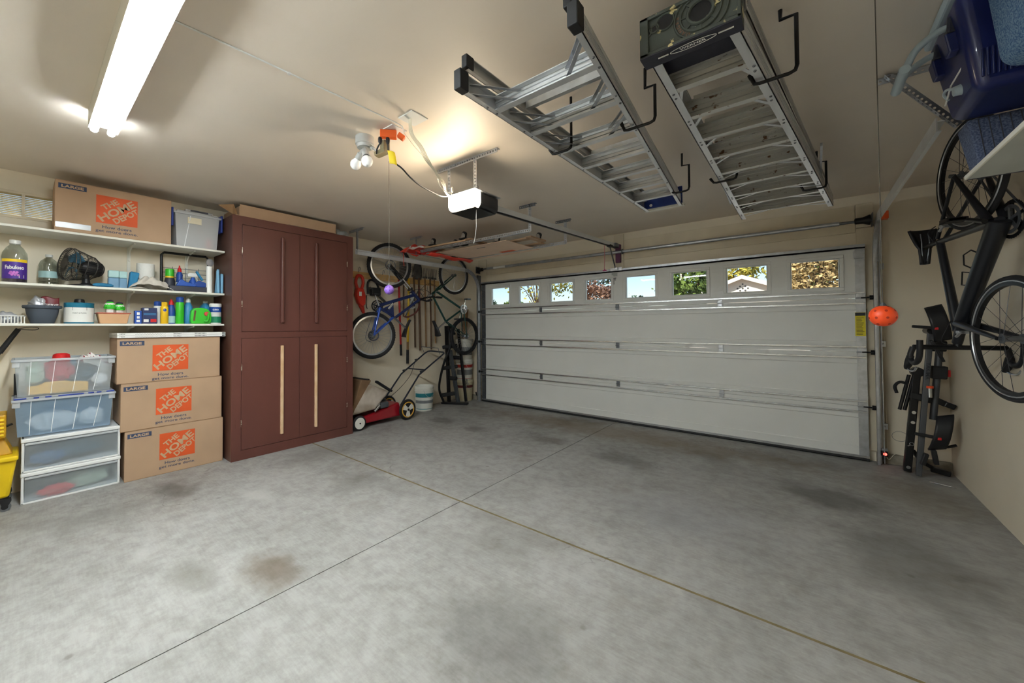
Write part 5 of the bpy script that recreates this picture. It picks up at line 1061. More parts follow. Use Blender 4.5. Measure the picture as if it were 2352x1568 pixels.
chainring(bk, 'black_metal', BB.y, BB.z, .085, -.035); disc(bk, 'bash_guard', 'galv_dark', BB.y, BB.z, .06, -.03, .04)
for e in (-1, 1):
    q = BB+V((e*.06, -.06*e, .16*e)); tubes(bk, 'crank_arm', 'galvanized', [(BB+V((e*.05, 0, 0)), q, .012, .010)]); pedal(bk, q+V((e*.06, 0, 0)))
disc(bk, 'brake_disc', 'steel_bright', RH.y, RH.z, .08, .05, .062); disc(bk, 'cassette', 'galv_dark', RH.y, RH.z, .055, -.045, .03); disc(bk, 'front_brake_disc', 'steel_bright', FH.y, FH.z, .08, .045, .062)
MB().tube([(-.32, hd2.y+.06, hd2.z-.02), (-.16, hd2.y+.06, hd2.z-.03), (-.06, hd2.y+.02, hd2.z), (.06, hd2.y+.02, hd2.z), (.16, hd2.y+.06, hd2.z-.03), (.32, hd2.y+.06, hd2.z-.02)], .014, 10).build('handlebar', 'black_metal', bk, world=False, smooth=True)
for e in (-1, 1):
    MB().cyl((e*.22, hd2.y+.061, hd2.z-.026), (e*.33, hd2.y+.06, hd2.z-.02), .018, n=10).build('grip', 'rubber', bk, world=False, smooth=True)
    MB().tube(bez([(e*.20, hd2.y+.06, hd2.z-.02), (e*.22, hd2.y+.05, hd2.z+.05), (e*.30, hd2.y+.06, hd2.z+.055)], 5), .005, 6).build('brake_lever', 'galv_dark', bk, world=False)
    MB().tube(bez([(e*.15, hd2.y+.05, hd2.z), (e*.08, hd2.y+.12, hd2.z+.12), (e*.02, hd2.y-.02, hd2.z+.16), (e*.03, HD.y-.1, HD.z+.02)], 8), .003, 6).build('cable', 'rubber', bk, world=False)
MB().tube(bez([(0, RH.y-.02, RH.z-.10), (.0, RH.y-.1, RH.z-.02), (0, BB.y-.06, BB.z-.08)], 6), .004, 5).build('chain', 'galv_dark', bk, world=False)
# green bike -----------------------------------------------------------
GM = Matrix.Translation((-.1, -.5, 0)) @ Matrix.Rotation(R_(-6), 4, 'Z')
gk = thing('hardtail_bike', 'slim dark green bicycle hung nose-up in the corner above the buckets', 'bicycle', M=GM, group='bicycles hung on the left wall')
FH, RH, HD, BB, SCl = V((0, -.115, 2.212)), V((0, .125, 1.172)), V((0, -.505, 1.923)), V((0, .076, 1.639)), V((0, -.296, 1.425))
wheel(gk, 'front_wheel', FH.y, FH.z, .325, .022, .02, 32, .10); wheel(gk, 'rear_wheel', RH.y, RH.z, .325, .022, .02, 32, .13, 'rim_black')
hl = HD.lerp(FH, .12); hu = HD+(HD-FH).normalized()*.10
for e in (-1, 1): tubes(gk, 'fork_blade', 'frame_green', [(hl+V((e*.045, 0, 0)), FH+V((e*.05, 0, 0)), .014, .009)])
MB().bar(hl-V((.055, 0, 0)), hl+V((.055, 0, 0)), .03, .03).build('fork_crown', 'frame_green', gk, world=False, bevel=.005)
tubes(gk, 'head_tube', 'frame_green', [(hl, hu, .021, .021)]); tubes(gk, 'down_tube', 'frame_green', [(HD, BB, .019, .019)]); tubes(gk, 'top_tube', 'frame_green', [(hu, SCl, .017, .016)]); tubes(gk, 'seat_tube', 'frame_green', [(BB, SCl, .016, .016)])
for e in (-1, 1):
    tubes(gk, 'chain_stay', 'frame_green', [(BB+V((e*.03, 0, 0)), RH+V((e*.062, 0, 0)), .011, .008)]); tubes(gk, 'seat_stay', 'frame_green', [(SCl+V((e*.02, 0, 0)), RH+V((e*.062, 0, 0)), .009, .007)])
    q = BB+V((e*.055, .02*e, .17*e)); tubes(gk, 'crank_arm', 'chrome', [(BB+V((e*.045, 0, 0)), q, .012, .009)]); pedal(gk, q+V((e*.055, 0, 0)), 'galv_dark')
tubes(gk, 'seatpost', 'chrome', [(SCl, V((0, -.46, 1.31)), .013, .013)]); saddle(gk, (0, -.48, 1.18), (0, -.575, 1.43), (0, -.9, -.35), .15)
chainring(gk, 'chrome', BB.y, BB.z, .08, .04); disc(gk, 'inner_ring', 'galvanized', BB.y, BB.z, .055, .035, .035); disc(gk, 'cassette', 'galv_dark', RH.y, RH.z, .05, .05, .02)
tubes(gk, 'stem', 'galvanized', [(hu, hu+V((0, -.06, -.05)), .016, .015)])
MB().tube([(-.28, hu.y-.03, hu.z-.07), (-.08, hu.y-.06, hu.z-.05), (.08, hu.y-.06, hu.z-.05), (.28, hu.y-.03, hu.z-.07)], .013, 10).build('handlebar', 'black_metal', gk, world=False, smooth=True)
for e in (-1, 1):
    MB().cyl((e*.18, hu.y-.042, hu.z-.06), (e*.29, hu.y-.029, hu.z-.07), .017, n=10).build('grip', 'rubber', gk, world=False, smooth=True)
    MB().tube(bez([(e*.16, hu.y-.05, hu.z-.05), (e*.20, hu.y-.07, hu.z+.03), (e*.26, hu.y-.05, hu.z+.02)], 5), .005, 6).build('brake_lever', 'galvanized', gk, world=False)
    MB().tube(bez([(e*.14, hu.y-.05, hu.z-.05), (e*.10, hu.y-.16, hu.z+.05), (e*.02, hu.y-.06, hu.z+.17), (e*.02, HD.y+.03, HD.z+.06)], 8), .0028, 6).build('cable', 'rubber', gk, world=False)
# ------------------------------------------------------------------ tool rail with hooks and tools on the left wall
TX = XL+.03
tr_ = thing('tool_rail', 'pine board screwed to the left wall with wire hooks', 'wall rail', (XL, -1.5, 2.05))
MB().box(XL+.001, TX-.008, -2.55, -.62, 2.045, 2.14).build('board', 'pine', tr_, bevel=.003)
for y in (-2.25, -1.83, -1.53, -1.345, -1.12, -.95, -.80): MB().tube(bez([(TX-.008, y, 2.13), (TX+.01, y, 2.20), (TX+.03, y+.01, 2.185), (TX+.03, y, 2.15)], 5), .003, 6).build('hook', 'galv_dark', tr_, smooth=True)
pm('tool_red', (196, 26, 34), .35, var=.15); pm('tool_yellow', (226, 186, 40), .4, var=.12); pm('wood_handle', (150, 116, 80), .6, var=.25, scale=6, stretch=(6, 6, 1)); pm('old_wood', (96, 72, 54), .7, var=.3, stretch=(8, 8, 1)); pm('dull_steel', (104, 102, 100), .45, .7, var=.3, scale=10); pm('trimmer_red', (206, 50, 34), .4, var=.12)
t = thing('long_tool', 'red-handled long tool with a black grip hanging on the tool rail', 'garden tool', (TX+.02, -1.52, .88))
MB().cyl((TX+.02, -1.54, 2.08), (TX+.02, -1.50, 1.06), .016, n=10).build('shaft', 'tool_red', t, smooth=True); MB().cyl((TX+.02, -1.50, 1.06), (TX+.02, -1.493, .885), .019, n=10).build('grip', 'rubber', t, smooth=True)
t = thing('long_tool', 'yellow-handled long tool with a black grip hanging on the tool rail', 'garden tool', (TX+.025, -1.355, .745))
MB().cyl((TX+.025, -1.335, 2.12), (TX+.025, -1.365, .97), .018, n=10).build('shaft', 'tool_yellow', t, smooth=True); MB().cyl((TX+.025, -1.365, .97), (TX+.025, -1.369, .748), .021, n=10).build('grip', 'rubber', t, smooth=True)
MB().cyl((TX+.025, -1.3635, 1.10), (TX+.025, -1.3655, .97), .0185, n=10).build('worn_band', 'wood_handle', t, smooth=True)
t = thing('shovel', 'brown weathered shovel hung blade up behind the blue wheel', 'shovel', (TX+.02, -1.10, .945))
MB().cyl((TX+.02, -1.12, 2.15), (TX+.02, -1.09, .945), .017, .02, 10).build('shaft', 'old_wood', t, smooth=True)
MB().grid(lambda u, w: (TX+.02+.02*math.cos(math.pi*(u-.5))-.02, -1.125+(u-.5)*.2*math.sin(math.pi*(.25+.55*w)), 2.12+.28*w), 8, 8).build('blade', 'dull_steel', t, smooth=60, solid=.003)
for (y, z0, m, lab) in ((-.98, 1.0, 'wood_handle', 'pale wooden tool shaft leaning next to the brown shovel'), (-.86, .95, 'old_wood', 'dark wooden tool shaft behind the green bike frame'), (-.76, 1.05, 'wood_handle', 'light wooden tool shaft nearest the back wall'), (-1.22, 1.0, 'old_wood', 'thin dark tool shaft between the yellow tool and the shovel')):
    t = thing('garden_fork', lab, 'garden tool', (TX+.015, y, z0), group='wooden shafted tools on the rail')
    MB().cyl((TX+.015, y, 2.16), (TX+.02, y+.02, z0), .014, .015, 8).build('shaft', m, t, smooth=True)
    MB().bar((TX+.015, y-.045, 2.17), (TX+.015, y+.045, 2.17), .02, .03).build('head', 'dull_steel', t, bevel=.004)
    for k in range(4): MB().cyl((TX+.015, y-.04+.027*k, 2.17), (TX+.03, y-.04+.027*k, 2.33), .005, .003, 6).build('tine', 'dull_steel', t)
t = thing('hedge_trimmer', 'red electric hedge trimmer hanging on the rail at the cabinet edge', 'trimmer', (TX+.04, -2.25, 1.55))
MB().tube(bez([(TX+.05, -2.29, 1.86), (TX+.05, -2.33, 1.97), (TX+.05, -2.30, 2.07), (TX+.05, -2.23, 2.06), (TX+.05, -2.21, 1.97), (TX+.05, -2.24, 1.87)], 7), .022, 10).build('handle', 'trimmer_red', t, smooth=True)
MB().prism([(-2.32, 1.90), (-2.22, 1.90), (-2.18, 1.78), (-2.19, 1.66), (-2.24, 1.62), (-2.30, 1.68), (-2.34, 1.80)], TX+.01, TX+.09, 'x').build('motor_body', 'trimmer_red', t, bevel=.02, seg=3)
MB().prism([(-2.29, 1.66), (-2.20, 1.64), (-2.185, 1.54), (-2.215, 1.53)], TX+.03, TX+.07, 'x').build('nose', 'trimmer_red', t, bevel=.012)
MB().box(TX+.091, TX+.0925, -2.30, -2.26, 1.78, 1.84).build('label', 'white_print', t)
t = thing('chain_saw', 'black electric saw hanging on the rail beside the red trimmer', 'saw', (TX+.04, -2.0, 1.7))
MB().tube(bez([(TX+.05, -2.13, 1.82), (TX+.05, -2.13, 1.98), (TX+.05, -2.07, 2.03), (TX+.05, -1.98, 1.99), (TX+.05, -1.93, 1.88)], 6), .016, 8).build('handle', 'black_plastic', t, smooth=True)
MB().box(TX+.01, TX+.085, -2.08, -1.92, 1.80, 1.92).build('motor_body', 'black_plastic', t, bevel=.015)
MB().bar((TX+.05, -2.10, 1.92), (TX+.05, -1.80, 1.70), .02, .05, (1, 0, 0)).build('guide_bar', 'dull_steel', t, bevel=.003)
MB().tube(bez([(TX+.05, -2.15, 1.80), (TX+.05, -2.16, 1.68), (TX+.05, -2.14, 1.60)], 6), .006, 6).build('power_cord', 'rubber', t)
t = thing('flat_spade', 'dark flat spade blade hung high on the rail behind the bike wheel', 'spade', (TX+.02, -1.36, 2.14))
MB().grid(lambda u, w: (TX+.012+.01*math.sin(math.pi*u), -1.52+.17*u, 2.15+.24*w+.03*math.sin(math.pi*u)*w), 8, 8).build('blade', 'dull_steel', t, smooth=60, solid=.004); MB().cyl((TX+.015, -1.435, 2.15), (TX+.015, -1.44, 1.5), .013, n=8).build('shaft', 'old_wood', t, smooth=True)
t = thing('coil_hanger', 'white perforated plastic reel hanging behind the yellow tool', 'reel', (TX+.03, -1.27, 1.62))
MB().torus((TX+.02, -1.26, 1.70), (1, 0, 0), .06, .014, 26, 8).torus((TX+.02, -1.26, 1.84), (1, 0, 0), .05, .012, 24, 8).build('reel_rings', 'white_plastic', t, smooth=True); MB().box(TX+.015, TX+.028, -1.29, -1.23, 1.70, 1.86).build('reel_plate', 'white_plastic', t, bevel=.003)
t = thing('bow_saw', 'red-brown bow saw frame hanging between the bikes', 'saw', (TX+.03, -1.2, 1.5))
MB().tube(bez([(TX+.07, -1.16, 1.98), (TX+.07, -1.15, 1.72), (TX+.07, -1.22, 1.58), (TX+.07, -1.38, 1.50), (TX+.07, -1.46, 1.50)], 8), .014, 8).build('saw_frame', pm('rust_red', (128, 76, 70), .45, .4, var=.2), t, smooth=True); MB().bar((TX+.07, -1.15, 1.97), (TX+.07, -1.45, 1.50), .003, .02).build('saw_blade', 'dull_steel', t)
# purple ball on its string
pm('ball_purple', (132, 96, 190), .45, var=.1); pm('ball_orange', (236, 78, 30), .42, var=.06)
def hung_ball(label, slabel, x, y, zc, r, mat, hs=1.):
    t = thing('hanging_ball', label, 'ball', (x, y, zc-r), group='parking guide balls on strings')
    MB().ball((0, 0, r), r, 28, 18).build('ball', mat, t, world=False, smooth=True)
    hm = MB()
    for (la_, n) in ((-50, 5), (-10, 8), (30, 7), (62, 3)):
        for k in range(n):
            a = 2*math.pi*k/n+la_; d = V((math.cos(R_(la_))*math.cos(a), math.cos(R_(la_))*math.sin(a), math.sin(R_(la_)))); c = V((0, 0, r)); hm.cyl(c+d*(r-.0015), c+d*(r+.0006), r*.115, n=10)
    hm.build('holes', pm(mat+'_hole', (168, 44, 18) if 'orange' in mat else (84, 56, 130), .6), t, world=False, kind='stuff')
    MB().cyl((0, 0, 2*r-.001), (0, 0, 2*r+.012), .012, .004, 8).build('knot', 'galv_dark', t, world=False)
    MB().cyl((0, 0, 2*r+.01), (0, 0, H-(zc-r)), .0018, n=5, caps=False).build('string', pm('string_grey', (84, 78, 70), .8), t, world=False)
hung_ball('small purple perforated ball hanging on a string before the tool wall', '', 1.975, -3.555, 1.625, .037, 'ball_purple')
hung_ball('orange perforated ball hanging on a string by the garage door track', '', 4.660, -3.205, 1.369, .040*1.02, 'ball_orange')
# ------------------------------------------------------------------ lawn mower
pm('mower_red', (150, 20, 34), .3, .2, var=.12, coat=.5); pm('bag_grey', (150, 136, 120), .85, rgb2=(196, 186, 176), thresh=(.35, .6), scale=4); pm('bag_brown', (120, 92, 66), .9, var=.2, scale=6); pm('wheel_white', (226, 224, 216), .45, var=.06); pm('wheel_yellow', (216, 164, 62), .5, var=.1)
mw = thing('lawn_mower', 'red push lawn mower with a grey grass bag and yellow rear wheel', 'lawn mower', (-.16, -2.15, 0))
def mwheel(x, y, r, w, hubm, yel=False):
    o = MB().torus((x, y, r), (1, 0, 0), r-w*.42, w*.42, 36, 8).cyl((x-w*.3, y, r), (x+w*.3, y, r), r*.80, n=32).build('wheel', 'rubber', mw, smooth=True)
    e = w*.42
    if yel: MB().torus((x+e*.5, y, r), (1, 0, 0), r*.70, r*.08, 32, 6).build('wheel_rim', 'wheel_yellow', o, smooth=True)
    else: MB().cyl((x+e*.2, y, r), (x+e, y, r), r*.78, r*.74, 28).build('wheel_disc', hubm, o, smooth=True)
    for k in range(3):
        a = 2*math.pi*k/3+.5
        MB().prism([(y+r*(.12*math.cos(a+1.6)), r+r*.12*math.sin(a+1.6)), (y+r*.66*math.cos(a+.42), r+r*.66*math.sin(a+.42)), (y+r*.70*math.cos(a), r+r*.70*math.sin(a)), (y+r*.66*math.cos(a-.42), r+r*.66*math.sin(a-.42)), (y+r*.12*math.cos(a-1.6), r+r*.12*math.sin(a-1.6))], x+e*.55, x+e*(1.05 if yel else 1.12), 'x').build('spoke_blade', hubm, o, bevel=.003)
    MB().cyl((x+e*.9, y, r), (x+e*1.4, y, r), r*.11, n=12).build('axle_cap', 'black_plastic', o, smooth=True)
mwheel(.045, -2.565, .098, .045, 'wheel_white'); mwheel(-.40, -2.565, .098, .045, 'wheel_white'); mwheel(.055, -1.775, .148, .05, 'wheel_white', True); mwheel(-.40, -1.775, .148, .05, 'wheel_white', True)
MB().hexa([(-.36, -2.50, .06), (.005, -2.50, .06), (.02, -1.84, .07), (-.38, -1.84, .07)], [(-.32, -2.44, .15), (-.03, -2.44, .15), (-.02, -1.86, .26), (-.34, -1.86, .26)]).build('deck', 'mower_red', mw, bevel=.025, seg=4, smooth=True)
MB().box(-.35, -.005, -2.62, -2.49, .075, .145).build('front_apron', 'cab_side', mw, bevel=.02, seg=3)
MB().lathe([(.13, 0), (.13, .06), (.11, .10), (.05, .13), (.0, .135)], (-.18, -2.12, .22), 24).build('engine_cover', 'black_plastic', mw, smooth=True)
MB().box(-.10, .0, -2.20, -2.06, .22, .30).build('engine_block', 'galv_dark', mw, bevel=.012)
MB().cyl((-.0, -2.30, .20), (.005, -2.22, .27), .018, n=12).build('muffler', 'steel_bright', mw, smooth=True)
MB().torus((.005, -2.25, .30), (1, 0, 0), .022, .007, 16, 6).build('pull_ring', 'white_plastic', mw, smooth=True)
# grass bag resting on the deck
MB().hexa([(-.38, -2.68, .20), (.03, -2.68, .20), (.03, -2.30, .23), (-.38, -2.30, .23)], [(-.36, -2.50, .63), (.02, -2.50, .63), (.02, -2.06, .44), (-.36, -2.06, .44)]).build('grass_bag', 'bag_grey', mw, bevel=.03, seg=3, smooth=True)
MB().hexa([(-.381, -2.69, .205), (.031, -2.69, .205), (.031, -2.66, .205), (-.381, -2.66, .205)], [(-.361, -2.51, .645), (.021, -2.51, .645), (.021, -2.36, .625), (-.361, -2.36, .625)]).build('bag_front', 'bag_brown', mw, bevel=.012)
MB().bar((.01, -2.28, .60), (.01, -2.03, .44), .03, .06, (1, 0, 0)).build('bag_frame', 'black_plastic', mw, bevel=.006)
MB().bar((-.35, -2.40, .635), (.0, -2.40, .635), .05, .02).build('bag_handle', 'black_plastic', mw, bevel=.006)
pm('handle_dark', (40, 44, 56), .4, .3)
RB = [(.03, -1.88, .22), (.035, -1.535, .62), (.035, -1.05, .885), (.02, -.99, .915)]; LB = [(-.37, -1.88, .24), (-.37, -1.55, .60), (-.37, -1.05, .90), (-.355, -.99, .93)]
MB().tube(RB, .0125, 8).tube(LB, .0125, 8).build('handle_bar', 'handle_dark', mw, smooth=True) if False else None
MB().tube(RB+[(-.02, -.965, .925), (-.31, -.965, .935)]+LB[::-1], .0125, 8).build('handle_bar', 'handle_dark', mw, smooth=True)
MB().cyl((.035, -1.42, .685), (-.37, -1.42, .68), .010, n=8).build('cross_bar', 'handle_dark', mw, smooth=True)
MB().tube([(.03, -1.10, .90), (.03, -1.13, 1.00), (-.36, -1.13, 1.01), (-.36, -1.08, .92)], .005, 6).build('bail', 'galv_dark', mw, smooth=True)
for (x, y, z) in ((.035, -1.50, .64), (-.37, -1.50, .63), (-.37, -1.25, .78)): MB().bar((x-.02, y, z+.02), (x+.02, y+.03, z+.03), .035, .03).build('knob', 'black_plastic', mw, bevel=.006)
MB().tube(bez([(-.35, -1.28, .78), (-.30, -1.42, .58), (-.28, -1.62, .42), (-.22, -1.85, .32)], 8), .004, 6).build('control_cable', 'rubber', mw)
# ------------------------------------------------------------------ pails
pm('pail_white', (222, 222, 214), .45, var=.05); pm('pail_cream', (206, 198, 168), .5, var=.06); pm('pail_red', (172, 46, 38), .45); pm('pail_teal', (34, 122, 134), .45); pm('pail_maroon', (96, 34, 34), .45); pm('pail_print', (120, 122, 124), .6)
def pail(x, y, z, r, h, label, body, bands, lid=True, grp=None):
    t = thing('plastic_pail', label, 'bucket', (x, y, z), group=grp or 'five-gallon pails')
    MB().lathe([(r*.88, 0), (r*.90, .006), (r*.97, h*.78), (r*.97, h*.79), (r*1.02, h*.80), (r*1.02, h*.82), (r*.98, h*.83), (r*.98, h*.87), (r*1.03, h*.88), (r*1.03, h*.90), (r, h*.91), (r, h*.97), (r*.97, h), (r*.93, h), (r*.90, h*.9) if not lid else (r*.5, h)], (0, 0, 0), 32).build('body', body, t, world=False, smooth=30)
    for (nm, a, b, m) in bands: band(t, nm, r*(.885+.09*(a+b)/2/.78)+.004, h*a, h*b, m, -105, 60)
    MB().tube(bez([(r*.72, -r*.72, h*.85), (r*.95, -r*.45, h*.62), (r*1.08, 0, h*.58), (r*.8, r*.72, h*.72), (r*.3, r*1.0, h*.85)], 6), .003, 6).build('bail', 'galvanized', t, world=False)
    return t
t = pail(-.27, -1.16, 0, .152, .39, 'open white pail with a teal label standing behind the mower', 'pail_white', [('teal_band', .56, .72, 'pail_teal'), ('small_print', .32, .44, 'pail_print'), ('teal_line', .08, .10, 'pail_teal')], lid=False)
MB().cyl((0, 0, .33), (0, 0, .332), .135, n=24).build('contents', 'dull_steel', t, world=False)
pail(-.325, -.125, 0, .158, .375, 'bottom cream pail of the stack in the corner', 'pail_cream', [('maroon_band', .64, .76, 'pail_maroon')])
pail(-.325, -.125, .377, .158, .375, 'red-banded white pail second in the corner stack', 'pail_white', [('red_band', .60, .74, 'pail_red'), ('small_print', .25, .5, 'pail_print'), ('red_line', .06, .08, 'pail_red')])
pail(-.325, -.125, .754, .158, .36, 'top white pail of the corner stack behind the bike wheel', 'pail_white', [('small_print', .2, .6, 'pail_print')])
solo(MB().grid(lambda u, w: (-.25+.09*u+.01*math.sin(8*w), -.255+.06*w, .30+.09*math.sin(math.pi*u)*(.5+.5*w)+.012*math.sin(13*u+7*w)), 12, 8), 'plastic_scrap', 'clear_plastic', 'crumpled clear plastic wedged between the stacked pails', 'plastic wrap', smooth=60, solid=.002)
# black hitch rack standing in the corner
pm('rack_grey', (78, 82, 86), .45, .5, var=.15)
hr = thing('folded_bike_rack', 'black folded hitch bike rack standing upright beside the stacked pails', 'bike rack', (-.2, -.55, 0))
MB().bar((-.13, -.50, .03), (-.22, -.60, .93), .055, .05).build('main_bar', 'rack_grey', hr, bevel=.004)
MB().bar((-.30, -.55, .03), (-.33, -.58, 1.35), .05, .05).build('rear_bar', 'black_metal', hr, bevel=.004)
MB().bar((-.10, -.33, .03), (-.20, -.42, 1.30), .04, .04).build('side_bar', 'black_metal', hr, bevel=.004)
MB().bar((-.40, -.62, .018), (.02, -.42, .018), .10, .035).build('foot', 'black_metal', hr, bevel=.005)
MB().tube(bez([(-.28, -.70, .05), (-.34, -.75, .30), (-.26, -.72, .70), (-.20, -.62, 1.0), (-.24, -.60, 1.30), (-.30, -.52, 1.36), (-.26, -.44, 1.2)], 8), .02, 8).build('curved_arm', 'black_metal', hr, smooth=True)
for (z, e) in ((.16, .12), (.62, .10), (.98, .09)): MB().bar((-.34, -.58-e, z), (-.17, -.47, z+.03), .07, .06).build('wheel_tray', 'rubber', hr, bevel=.012)
for (y, z) in ((-.58, .45), (-.50, .80)): MB().cyl((-.24, y, z), (-.12, y+.03, z), .035, n=14).build('pivot', 'black_plastic', hr, smooth=True)
solo(MB().cyl((-.37, -.08, 1.116), (-.36, -.03, 1.66), .045, n=16), 'cardboard_tube', 'cardboard_dark', 'long grey mailing tube standing behind the green bike', 'tube', smooth=True)
solo(MB().tube(bez([(-.15, .0, .14), (-.10, -.04, .10), (-.05, -.015, .12)], 5), .012, 8), 'black_pipe', 'rubber', 'short black hose end near the floor beside the left track', 'hose', smooth=True)
# ------------------------------------------------------------------ road bike on the right
RM = Matrix.Translation((5.18, -1.5, 0)) @ Matrix.Rotation(R_(12), 4, 'Z')
rb_ = thing('road_bike', 'matt black road bicycle hung nose-down along the right wall', 'bicycle', M=RM)
FH, RH, HD, BB, SCl = V((0, -.44, 1.256)), V((0, -.13, 2.258)), V((0, .0, 1.325)), V((0, -.375, 1.915)), V((0, .205, 1.905))
pm('spoke_dark', (60, 60, 64), .35, .6); pm('rim_logo', (150, 150, 152), .5)
for nm, c in (('front_wheel', FH), ('rear_wheel', RH)):
    w = wheel(rb_, nm, c.y, c.z, .342, .0125, .034, 22, .10, 'rim_black', False, spoke_mat='spoke_dark')
    MB().torus((-.0095, c.y, c.z), (1, 0, 0), .313, .004, 56, 6).build('brake_track', 'rim_silver', w, world=False, smooth=True)
hb = HD+V((0, .045, -.11))
tubes(rb_, 'head_tube', 'frame_black', [(HD+V((0, -.02, .03)), hb, .027, .024)])
tubes(rb_, 'down_tube', 'frame_black', [(HD+V((0, -.01, .02)), BB, .036, .045)], 16)
tubes(rb_, 'top_tube', 'frame_black', [(HD+V((0, .03, -.03)), SCl, .026, .02)], 16); tubes(rb_, 'seat_tube', 'frame_black', [(BB, SCl, .022, .018)], 16)
for e in (-1, 1):
    tubes(rb_, 'fork_blade', 'frame_black', [(HD+V((e*.028, -.03, .015)), FH+V((e*.052, 0, 0)), .022, .010)], 12)
    tubes(rb_, 'chain_stay', 'frame_black', [(BB+V((e*.03, .02, 0)), RH+V((e*.066, 0, 0)), .022, .011)], 12); tubes(rb_, 'seat_stay', 'frame_black', [(SCl+V((e*.018, -.02, .02)), RH+V((e*.066, 0, 0)), .011, .009)], 12)
    q = BB+V((e*.065, .12*e*-1, .12*e*-1)); 
    if e < 0: q = BB+V((-.065, .155, .05))
    tubes(rb_, 'crank_arm', 'black_metal', [(BB+V((e*.055, 0, 0)), q, .014, .011)]); pedal(rb_, q+V((e*.045, 0, 0)), 'black_metal')
    MB().cyl(RH+V((e*.06, 0, 0)), RH+V((e*.085, 0, 0)), .012, n=10).build('axle_nut', 'galv_dark', rb_, world=False)
MB().text('ULTRA', (-.068, -.24, 1.30), (0, -1, -.13), (0, -.13, 1), .02, .09).build('fork_lettering', 'rim_logo', rb_, world=False) if False else None
chainring(rb_, 'black_metal', BB.y, BB.z, .105, .045); chainring(rb_, 'galv_dark', BB.y, BB.z, .078, .038); disc(rb_, 'cassette', 'galv_dark', RH.y, RH.z, .05, .05, .02)
MB().tube(bez([(.045, BB.y-.10, BB.z+.02), (.05, RH.y-.045, RH.z)], 4), .006, 5).tube(bez([(.045, BB.y+.08, BB.z+.06), (.05, RH.y+.045, RH.z)], 4), .006, 5).build('chain', 'galv_dark', rb_, world=False, kind='stuff')
tubes(rb_, 'seatpost', 'black_metal', [(SCl, V((0, .385, 1.90)), .015, .015)]); sd = saddle(rb_, (0, .445, 2.03), (0, .425, 1.775), (0, 1, .08), .145)
MB().tube([(-.02, .40, 2.0), (-.02, .385, 1.93), (-.012, .40, 1.80)], .0035, 6).tube([(.02, .40, 2.0), (.02, .385, 1.93), (.012, .40, 1.80)], .0035, 6).build('saddle_rails', 'galv_dark', sd, world=False, kind='stuff')
tubes(rb_, 'stem', 'black_metal', [(hb, hb+V((0, -.01, -.03)), .02, .018)])
HB = hb+V((0, -.01, -.03))
MB().cyl(HB-V((.205, 0, 0)), HB+V((.205, 0, 0)), .0155, n=12).build('handlebar', 'black_metal', rb_, world=False, smooth=True)
for e in (-1, 1):
    o = HB+V((e*.205, 0, 0))
    MB().tube(bez([o, o+V((e*.012, .005, -.05)), o+V((e*.012, .0, -.085)), o+V((e*.012, -.04, -.105)), o+V((e*.012, -.09, -.085)), o+V((e*.012, -.115, -.03)), o+V((e*.012, -.12, .05))], 6), .0155, 10).build('drop_bar', 'saddle_black', rb_, world=False, smooth=True)
    MB().tube(bez([o+V((e*.012, .005, -.06)), o+V((e*.014, .025, -.11)), o+V((e*.014, .055, -.15))], 5), .02, 10, rs=[.018, .019, .02, .021, .021, .021, .02, .019, .018, .016, .013]).build('brake_hood', 'rubber', rb_, world=False, smooth=True)
    MB().tube(bez([o+V((e*.014, .045, -.145)), o+V((e*.016, .0, -.16)), o+V((e*.016, -.05, -.155)), o+V((e*.016, -.08, -.13))], 5), .006, 8).build('brake_lever', 'steel_bright', rb_, world=False, smooth=True)
for (y, z) in ((-.05, 1.285), (.10, 1.99)): MB().bar((-.04, y, z), (.04, y, z), .03, .02).cyl((-.035, y-.03, z+.0), (-.035, y+.02, z-.03), .008, n=8).build('brake_caliper', 'galvanized', rb_, world=False, bevel=.003)
MB().tube([(-.02, -.245, 1.75), (-.035, -.20, 1.78), (-.04, -.14, 1.76), (-.035, -.13, 1.70), (-.02, -.20, 1.66)], .004, 6).build('bottle_cage', 'black_metal', rb_, world=False)
MB().tube([(-.02, -.20, 1.64), (-.03, -.10, 1.66), (-.03, -.09, 1.58), (-.02, -.16, 1.57)], .004, 6).build('bottle_cage', 'black_metal', rb_, world=False)
MB().tube(bez([(-.02, .03, 1.20), (-.05, .09, 1.22), (-.04, .06, 1.30), (-.03, .03, 1.36)], 6), .003, 6).build('cable', 'rubber', rb_, world=False)
MB().tube(bez([(-.03, .20, 1.90), (-.06, .19, 1.97), (-.045, .14, 2.0)], 5), .003, 6).build('cable', 'rubber', rb_, world=False)
wbk = MB().box(5.385, XR-.001, -1.30, -1.12, 2.28, 2.33).bar((5.39, -1.21, 2.30), (5.22, -1.30, 2.56), .02, .02)
solo(wbk, 'bike_hook', 'black_metal', 'black wall arm holding up the road bicycle by its rear wheel', 'hook', bevel=.003) if False else None
